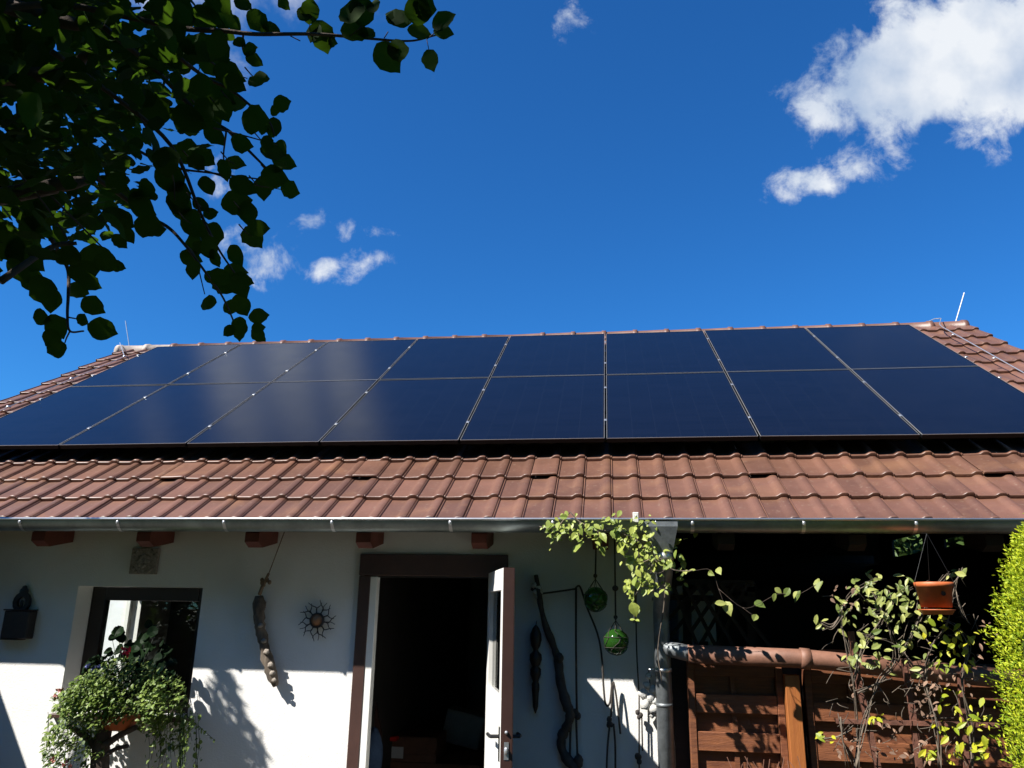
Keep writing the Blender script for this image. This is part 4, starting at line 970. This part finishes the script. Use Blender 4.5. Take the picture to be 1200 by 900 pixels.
twig([(60, 60), (130, 110), (200, 170), (235, 250), (255, 290), (275, 320)], 2.15, .007, .002)
twig([(120, 30), (180, 80), (230, 130), (270, 155), (290, 175), (310, 195), (330, 215)], 2.2, .007, .002)
twig([(200, 60), (240, 90), (270, 105), (295, 125), (315, 142), (322, 160)], 2.1, .005, .002)
twig([(150, 170), (200, 195), (250, 203), (305, 210)], 2.2, .004, .002)
twig([(0, 330), (60, 290), (90, 285)], 1.9, .008, .004)
for pl in ([(230, 60), (262, 82), (290, 92)], [(250, 150), (290, 160), (325, 170)], [(240, 200), (290, 215), (330, 222)], [(215, 285), (228, 300), (240, 345)], [(160, 130), (200, 200), (205, 235)], [(265, 155), (262, 185), (268, 200)], [(285, 40), (285, 60), (298, 75)], [(60, 230), (110, 280), (135, 305)], [(20, 200), (60, 250), (90, 300)]):
    twig(pl, 2.12, .0028, .0012)
for k in range(26):
    x, y = rnd.uniform(190, 335), rnd.uniform(60, 300)
    if x > 350-.35*max(0, y-180): continue
    q = min(right, key=lambda t: (t[0]-x)**2+(t[1]-y)**2)
    twig([(q[0]-16, q[1]-14), (q[0]-7, q[1]-4), (q[0], q[1])], 2.15, .0018, .0009)
# dense mass, thinning to the right and below
def inside(x, y):
    if y < 60: lim = 262
    elif y < 130: lim = 262-.12*(y-60)
    elif y < 210: lim = 250-.55*(y-130)
    elif y < 250: lim = 206-.7*(y-210)
    else: lim = 178-1.6*(y-250)
    if x > lim: return 0
    return 1 if x < lim-45 else .45
for k in range(1300):
    x, y = rnd.uniform(-120, 190), rnd.uniform(-120, 300)
    if x > 175-.35*max(0, y-120) or y > 285: continue
    c = deep(x, y, rnd.uniform(2.5, 4.0)); n_ = (V((0, 0, 1))+rv()*.8).normalized(); d = rv(); lf(c, rnd.uniform(.06, .09), (d-n_*d.dot(n_)).normalized(), n_)
k = 0
while k < 2300:
    x, y = rnd.uniform(-260, 265), rnd.uniform(-260, 330)
    if y > 20 and x > 0 and rnd.random() > inside(x, y): continue
    if x > 0 and y > 305-.15*x: continue
    dist = rnd.uniform(1.75, 3.3); c = deep(x, y, dist)
    n_ = (V((0, 0, 1))+rv()*.9).normalized(); d = (rv()+V((0, 0, -.4))).normalized(); L = rnd.uniform(.044, .070)
    lf(c, L, (d-n_*d.dot(n_)).normalized(), n_); k += 1
for k in range(1): imgleaf(rnd.uniform(0, 80), rnd.uniform(20, 170), rnd.uniform(45, 62), rnd.uniform(0, 360), 1.15, .8)
# the rest of the crown, above and left of the view
for k in range(5200):
    q = rv()*(rnd.random()**.4); c = V((-3.0, -.2, 4.3))+V((q.x*2.0, q.y*2.1, q.z*1.9))
    rel = c-V((0, 0, CAMZ)); dz = rel.dot(fw)
    if dz > .3:
        ix, iy = 600+F*rel.dot(cr)/dz, 450-F*rel.dot(cu)/dz
        if ix > -5 and -5 < iy < 905 and not (ix < 160 and iy < 250): continue
        if ix > -5 and iy <= -5 and ix > 240: continue
        if -120 < ix < 60 and iy > 300: continue
    n_ = (V((0, 0, 1))+rv()*.7).normalized(); d = rv(); lf(c, rnd.uniform(.07, .10), (d-n_*d.dot(n_)).normalized(), n_)
b.build('crown', M['leaf_dark'], tree, True)
for e in ([V((-3.45, .35, 2.2)), V((-2.6, 1.0, 2.7)), deep(0, 90, 2.3), deep(110, 60, 2.2)], [V((-3.3, .45, 3.0)), V((-2.4, 1.1, 3.3)), deep(20, 10, 2.4), deep(120, 30, 2.3)], [V((-3.5, .3, 1.9)), V((-2.6, 1.2, 2.2)), deep(0, 230, 2.2), deep(110, 210, 2.15)], [V((-3.2, .45, 3.6)), V((-2.8, -.6, 4.2)), V((-2.2, -1.4, 4.6))], [V((-3.15, .45, 4.2)), V((-2.2, .4, 4.9)), V((-1.6, .2, 5.2))], [V((-3.3, .4, 3.3)), V((-4.2, 0, 4.0)), V((-4.8, -.4, 4.3))]):
    p_ = curve(e, 5); wood.tube(p_, [.045-.036*i/(len(p_)-1) for i in range(len(p_))], 7)
wood.build('branches', M['bark'], tree, True)

# ------------------------------------------------------------------ surroundings that shade or are reflected
def leafbox(name, x0, x1, y0, y1, z1, n, label, cat, L=.06):
    t = thing(name, ((x0+x1)/2, (y0+y1)/2, 0), label, cat); b = MB()
    for k in range(n):
        c = V((rnd.uniform(x0, x1), rnd.uniform(y0, y1), z1*rnd.random()**.8))
        c.z += .12*math.sin(c.x*3)+.08*math.sin(c.x*7.3+c.y*3)
        b.leaf(c, rv(), (V((0, 0, 1))+rv()).normalized(), L, L*.7)
    b.build('crown', M['leaf_hedge'], t)
    b = MB()
    for k in range(max(1, int((x1-x0)/1.2))): xq = x0+.4+k*1.2; b.tube([(xq, (y0+y1)/2, 0), (xq, (y0+y1)/2, z1*.9)], [.04, .015], 6)
    b.build('trunk', M['bark'], t)
leafbox('garden_shrub', 5.0, 9.0, 15.5, 20.0, 4.8, 16000, 'leafy green shrubbery glimpsed through the gap under the roof at the right', 'shrub', .20)
def bigtree(x, y, r, h, label, n=2400):  # unseen trees added to hold skylight off the shaded wall
    t = thing('blocker_tree', (x, y, 0), label, 'tree', 'tall dark trees added to block skylight'); b = MB()
    for k in range(n):
        q = rv()*(rnd.random()**.33); c = V((x+q.x*r, y+q.y*r*.8, h*.52+q.z*h*.48)); c += rv()*.3
        b.leaf(c, rv(), rv(), .42, .34)
    b.build('crown', M['leaf_dark'], t)
    b = MB(); b.tube([(x, y, 0), (x, y, h*.8)], [.25, .08], 8); b.build('trunk', M['bark'], t)
for i, (x, y, r, h) in enumerate([(-17, -8, 3.6, 9.5), (-12, -9.5, 3.8, 12), (-7, -9, 3.7, 12.5), (-2, -9.5, 3.8, 13), (3, -9, 3.7, 12.5), (8, -9, 3.8, 12.5), (12.5, -4, 3.8, 12), (13, 2, 3.6, 10), (-16, -2, 2.8, 6.5)]):
    bigtree(x, y, r, h, 'tall dark tree added to block skylight, %s' % ['at the far left behind the viewer', 'second from the left behind the viewer', 'left of the hedge centre behind the viewer', 'in the middle of the row behind the viewer', 'right of the middle behind the viewer', 'near the right end behind the viewer', 'at the right corner of the garden', 'on the right side of the garden', 'on the left side of the garden'][i])
leafbox('reflection_hedge', -14, 12, -11, -10, 2.2, 5200, 'green hedge added behind the viewer to darken the window reflection', 'hedge', .16)  # unseen hedge added so the pane mirrors something dark
leafbox('garden_shrub', -9.8, -7.6, -4, -2.8, 1.9, 900, 'loose green shrub across the lawn, mirrored in the window', 'shrub', .09)
b = MB(); b.bbox(-17, -7.2, 16, 16.3, 0, 3.2, .01); tag(b.build('backdrop_wall', M['stucco'], loc=(-10, 16, 0)), 'white wall added as a bright backdrop seen through the window', 'wall')  # white wall added to show as the bright patch in the pane
# slanted screen added out of view to cast the diagonal shadow
wA, wB = at(2, 806, WY), at(35, 900, WY); dyy = .9; sA_ = wA+V((-1.2*dyy, -dyy, 1.6*dyy)); sB_ = wB+V((-1.2*dyy, -dyy, 1.6*dyy))
k_ = (sB_.x-sA_.x)/(sB_.z-sA_.z); zT = 3.2
n = 0; b = MB(); y_ = WY-dyy
P = [(sA_.x+k_*(zT-sA_.z), zT), (sA_.x+k_*(zT-sA_.z)-1.6, zT), (sA_.x+k_*(zT-sA_.z)-1.6, 0), (sA_.x+k_*(0-sA_.z), 0)]
for yy in (y_, y_+.04): b.v += [V((x, yy, z)) for x, z in P]
b.f += [(0, 1, 2, 3), (7, 6, 5, 4)]+[(i, 4+i, 4+(i+1) % 4, (i+1) % 4) for i in range(4)]
tag(b.build('shadow_screen', M['fence'], loc=(P[0][0], y_, 0)), 'slanted wooden screen added out of view to cast a diagonal shadow', 'screen')

ws = thing('shadow_shrub', (-5.6, 4.15, 0), 'tall weeping shrub added just out of view so its strands shade the wall', 'shrub')  # added out of view, strands shaped back from the wall shadow
def lift(x, y, t=1.3):
    p = at(x, y, WY); return p-V((1.2, 1.0, -1.6))*t
b = MB(); lb = MB(); tw = lift(262, 770, 1.3)
b.tube(curve([V((-5.6, 4.15, 0)), V((-5.55, 4.2, 1.6)), V((-5.3, 4.2, 2.8)), V((-4.9, 4.2, 3.5)), lift(255, 740), lift(262, 775)], 5), [.05-.0016*i for i in range(26)], 7)
strands = [[(262, 775), (268, 800), (270, 850), (268, 930)], [(262, 775), (255, 800), (262, 830), (275, 870), (270, 930)], [(262, 775), (275, 790), (280, 820), (300, 850), (316, 900), (318, 940)], [(270, 810), (290, 835), (305, 870), (308, 930)], [(265, 830), (250, 850), (240, 880), (236, 940)], [(262, 780), (254, 805), (256, 830), (266, 850)], [(268, 850), (285, 860), (295, 900), (295, 940)]]
for i, pl in enumerate(strands):
    q_ = curve([lift(x, y, 1.25+.05*(i % 3)) for x, y in pl], 6); b.tube(q_, .009, 5)
    for p in q_:
        for _ in range(3): lb.leaf(p, (rv()+V((0, 0, -.8))).normalized(), rv(), .075, .022, .1, .2)
for k in range(260):
    c = lift(262+rnd.gauss(0, 16), 880+rnd.gauss(0, 22), 1.3); lb.leaf(c, (rv()+V((0, 0, -.8))).normalized(), rv(), .08, .03, .1, .2)
b.build('branches', M['bark'], ws); lb.build('leaves', M['leaf_hedge'], ws)

# ------------------------------------------------------------------ camera
cam = bpy.data.cameras.new('camera'); co = bpy.data.objects.new('camera', cam); col.objects.link(co)
cam.sensor_fit = 'HORIZONTAL'; cam.sensor_width = 36; cam.lens = F/1200*36; cam.clip_start = .05; cam.clip_end = 2000
co.matrix_world = Matrix(((cr.x, cu.x, -fw.x, 0), (cr.y, cu.y, -fw.y, 0), (cr.z, cu.z, -fw.z, CAMZ), (0, 0, 0, 1)))
sc.camera = co

# ------------------------------------------------------------------ light
SD = V((1.2, 1.0, -1.64)).normalized(); to_sun = -SD
sun = bpy.data.lights.new('sun', 'SUN'); sun.energy = 4.6; sun.angle = R(.53); sun.color = (1, .955, .89)
so = bpy.data.objects.new('sun', sun); col.objects.link(so); so.rotation_euler = to_sun.to_track_quat('Z', 'Y').to_euler(); so.location = (-5, -5, 12)
wd = bpy.data.worlds.new('World'); sc.world = wd; wd.use_nodes = True; nt = wd.node_tree; N, L = nt.nodes, nt.links
bg = N['Background']; bg.inputs['Strength'].default_value = .05
sky = N.new('ShaderNodeTexSky'); sky.sky_type = 'NISHITA'; sky.sun_disc = False
sky.sun_elevation = math.asin(to_sun.z); sky.sun_rotation = math.atan2(to_sun.x, to_sun.y) % (2*math.pi)
sky.air_density = 1.0; sky.dust_density = .3; sky.ozone_density = 3.0; sky.altitude = 300
hs = N.new('ShaderNodeHueSaturation'); hs.inputs['Saturation'].default_value = 1.15; hs.inputs['Value'].default_value = 1.0
L.new(sky.outputs['Color'], hs.inputs['Color'])
tint = N.new('ShaderNodeMix'); tint.data_type = 'RGBA'; tint.blend_type = 'MULTIPLY'; tint.inputs[0].default_value = 1; tint.inputs[7].default_value = (.34, .98, 1.50, 1)
L.new(hs.outputs['Color'], tint.inputs[6])
geo = N.new('ShaderNodeTexCoord')
def math_(op, a, b_=None, c=None):
    n_ = N.new('ShaderNodeMath'); n_.operation = op
    for i, v in enumerate((a, b_, c)):
        if v is None: continue
        if isinstance(v, (int, float)): n_.inputs[i].default_value = v
        else: L.new(v, n_.inputs[i])
    return n_.outputs[0]
def dot(vec):
    n_ = N.new('ShaderNodeVectorMath'); n_.operation = 'DOT_PRODUCT'; L.new(geo.outputs['Generated'], n_.inputs[0]); n_.inputs[1].default_value = vec; return n_.outputs['Value']
def clouds(blobs, A, U, Rt, nscale, seed, soft, thr):
    """clouds painted on the sky dome around the fixed direction A; blobs in tangent units (u, v, ru, rv, angle, strength)"""
    w = math_('MAXIMUM', dot(A), .02); u = math_('DIVIDE', dot(Rt), w); v = math_('DIVIDE', dot(U), w)
    cb = N.new('ShaderNodeCombineXYZ'); L.new(u, cb.inputs[0]); L.new(v, cb.inputs[1]); cb.inputs[2].default_value = seed
    nz = N.new('ShaderNodeTexNoise'); nz.inputs['Scale'].default_value = nscale; nz.inputs['Detail'].default_value = 12; nz.inputs['Roughness'].default_value = .62; nz.inputs['Distortion'].default_value = .22
    L.new(cb.outputs[0], nz.inputs['Vector'])
    nz2 = N.new('ShaderNodeTexNoise'); nz2.inputs['Scale'].default_value = nscale*.55; nz2.inputs['Detail'].default_value = 6
    L.new(cb.outputs[0], nz2.inputs['Vector'])
    tot = None
    for (bu, bv, ru, rv_, an, s) in blobs:
        ca, sa = math.cos(an), math.sin(an)
        du = math_('SUBTRACT', u, bu); dv_ = math_('SUBTRACT', v, bv)
        a = math_('ADD', math_('MULTIPLY', du, ca/ru), math_('MULTIPLY', dv_, sa/ru)); c = math_('ADD', math_('MULTIPLY', du, -sa/rv_), math_('MULTIPLY', dv_, ca/rv_))
        rr = math_('ADD', math_('MULTIPLY', a, a), math_('MULTIPLY', c, c)); g = math_('MULTIPLY', math_('EXPONENT', math_('MULTIPLY', rr, -1)), s)
        tot = g if tot is None else math_('MAXIMUM', tot, g)
    dens = math_('ADD', tot, math_('MULTIPLY', math_('SUBTRACT', nz.outputs['Fac'], .5), 2.8))
    gate = math_('MINIMUM', math_('MULTIPLY', tot, 5), 1)
    mr = N.new('ShaderNodeMapRange'); mr.interpolation_type = 'SMOOTHSTEP'; mr.inputs['From Min'].default_value = thr; mr.inputs['From Max'].default_value = thr+soft; L.new(dens, mr.inputs['Value'])
    cov = math_('MULTIPLY', math_('MULTIPLY', mr.outputs['Result'], gate), math_('GREATER_THAN', dot(A), .05))
    return cov, nz2.outputs['Fac'], dens
def px(x, y): return ((x-600)/F, (450-y)/F)
bl = []
for (x, y, a, c, an, s) in ((1130, 62, 124, 58, .45, 2.1), (1050, 92, 88, 40, .35, 1.75), (1175, 105, 75, 46, .2, 1.45), (985, 130, 48, 30, .3, 1.15), (1090, 120, 64, 30, .2, 1.4), (1035, 168, 32, 38, .5, .78), (1000, 188, 50, 24, .35, .74), (950, 214, 46, 22, .25, .84), (1010, 50, 45, 22, .5, .55), (1230, 40, 80, 90, 0, 1.2),
                            (657, 24, 29, 18, .2, 0.56), (663, 50, 14, 11, .2, 0.36), (307, 303, 49, 24, -.2, 0.68), (255, 212, 26, 26, 0, 0.64), (290, 285, 29, 20, -.3, 0.56), (364, 261, 20, 13, .3, 0.64), (407, 268, 18, 14, .8, 0.54), (383, 314, 34, 14, .5, 0.64), (437, 309, 37, 13, .4, 0.61), (452, 273, 29, 8, 0, 0.50), (505, 98, 11, 5, 1.2, 0.40)):
    u_, v_ = px(x, y); bl.append((u_, v_, a*1.2/F, c*1.2/F, an, s))
cov, shade, dens = clouds(bl, fw, cu, cr, 17, 5.3, .80, .36)
# a second patch, high over the house: what the panels mirror
def mirror(x, y):
    d = ray(x, y).normalized(); return d-NRM*2*d.dot(NRM)
A2 = mirror(520, 450).normalized(); U2 = (V((0, 0, 1))-A2*A2.z).normalized(); R2 = A2.cross(U2)
bl2 = []
for (x, y, a, c, s) in ((275, 450, .05, .20, .75), (345, 460, .05, .2, .95), (410, 465, .05, .16, .9), (180, 500, .03, .1, .6), (530, 440, .05, .1, .5), (1010, 405, .04, .05, .45)):
    d = mirror(x, y); w_ = d.dot(A2); bl2.append((d.dot(R2)/w_, d.dot(U2)/w_, a, c, 0, s))
cov2, sh2, _ = clouds(bl2, A2, U2, R2, 5, 1.3, .7, .42)
ccol = N.new('ShaderNodeValToRGB'); e = ccol.color_ramp.elements; e[0].position = .35; e[1].position = .62; e[0].color = (4.2, 5.2, 6.8, 1); e[1].color = (8.3, 8.6, 8.9, 1)
L.new(shade, ccol.inputs['Fac'])
m1 = N.new('ShaderNodeMix'); m1.data_type = 'RGBA'; L.new(math_('MULTIPLY', cov, .93), m1.inputs[0]); L.new(tint.outputs[2], m1.inputs[6]); L.new(ccol.outputs['Color'], m1.inputs[7])
m2 = N.new('ShaderNodeMix'); m2.data_type = 'RGBA'; L.new(math_('MULTIPLY', cov2, .85), m2.inputs[0]); L.new(m1.outputs[2], m2.inputs[6]); m2.inputs[7].default_value = (8, 8.3, 8.6, 1)
L.new(m2.outputs[2], bg.inputs['Color'])

vs = sc.view_settings; vs.view_transform = 'Standard'; vs.look = 'None'; vs.exposure = 1.15; vs.gamma = 1; vs.use_curve_mapping = False
sc.render.engine = 'CYCLES'; sc.cycles.use_denoising = True; sc.cycles.max_bounces = 8; sc.cycles.transparent_max_bounces = 12
sc.cycles.caustics_refractive = False; sc.cycles.caustics_reflective = False
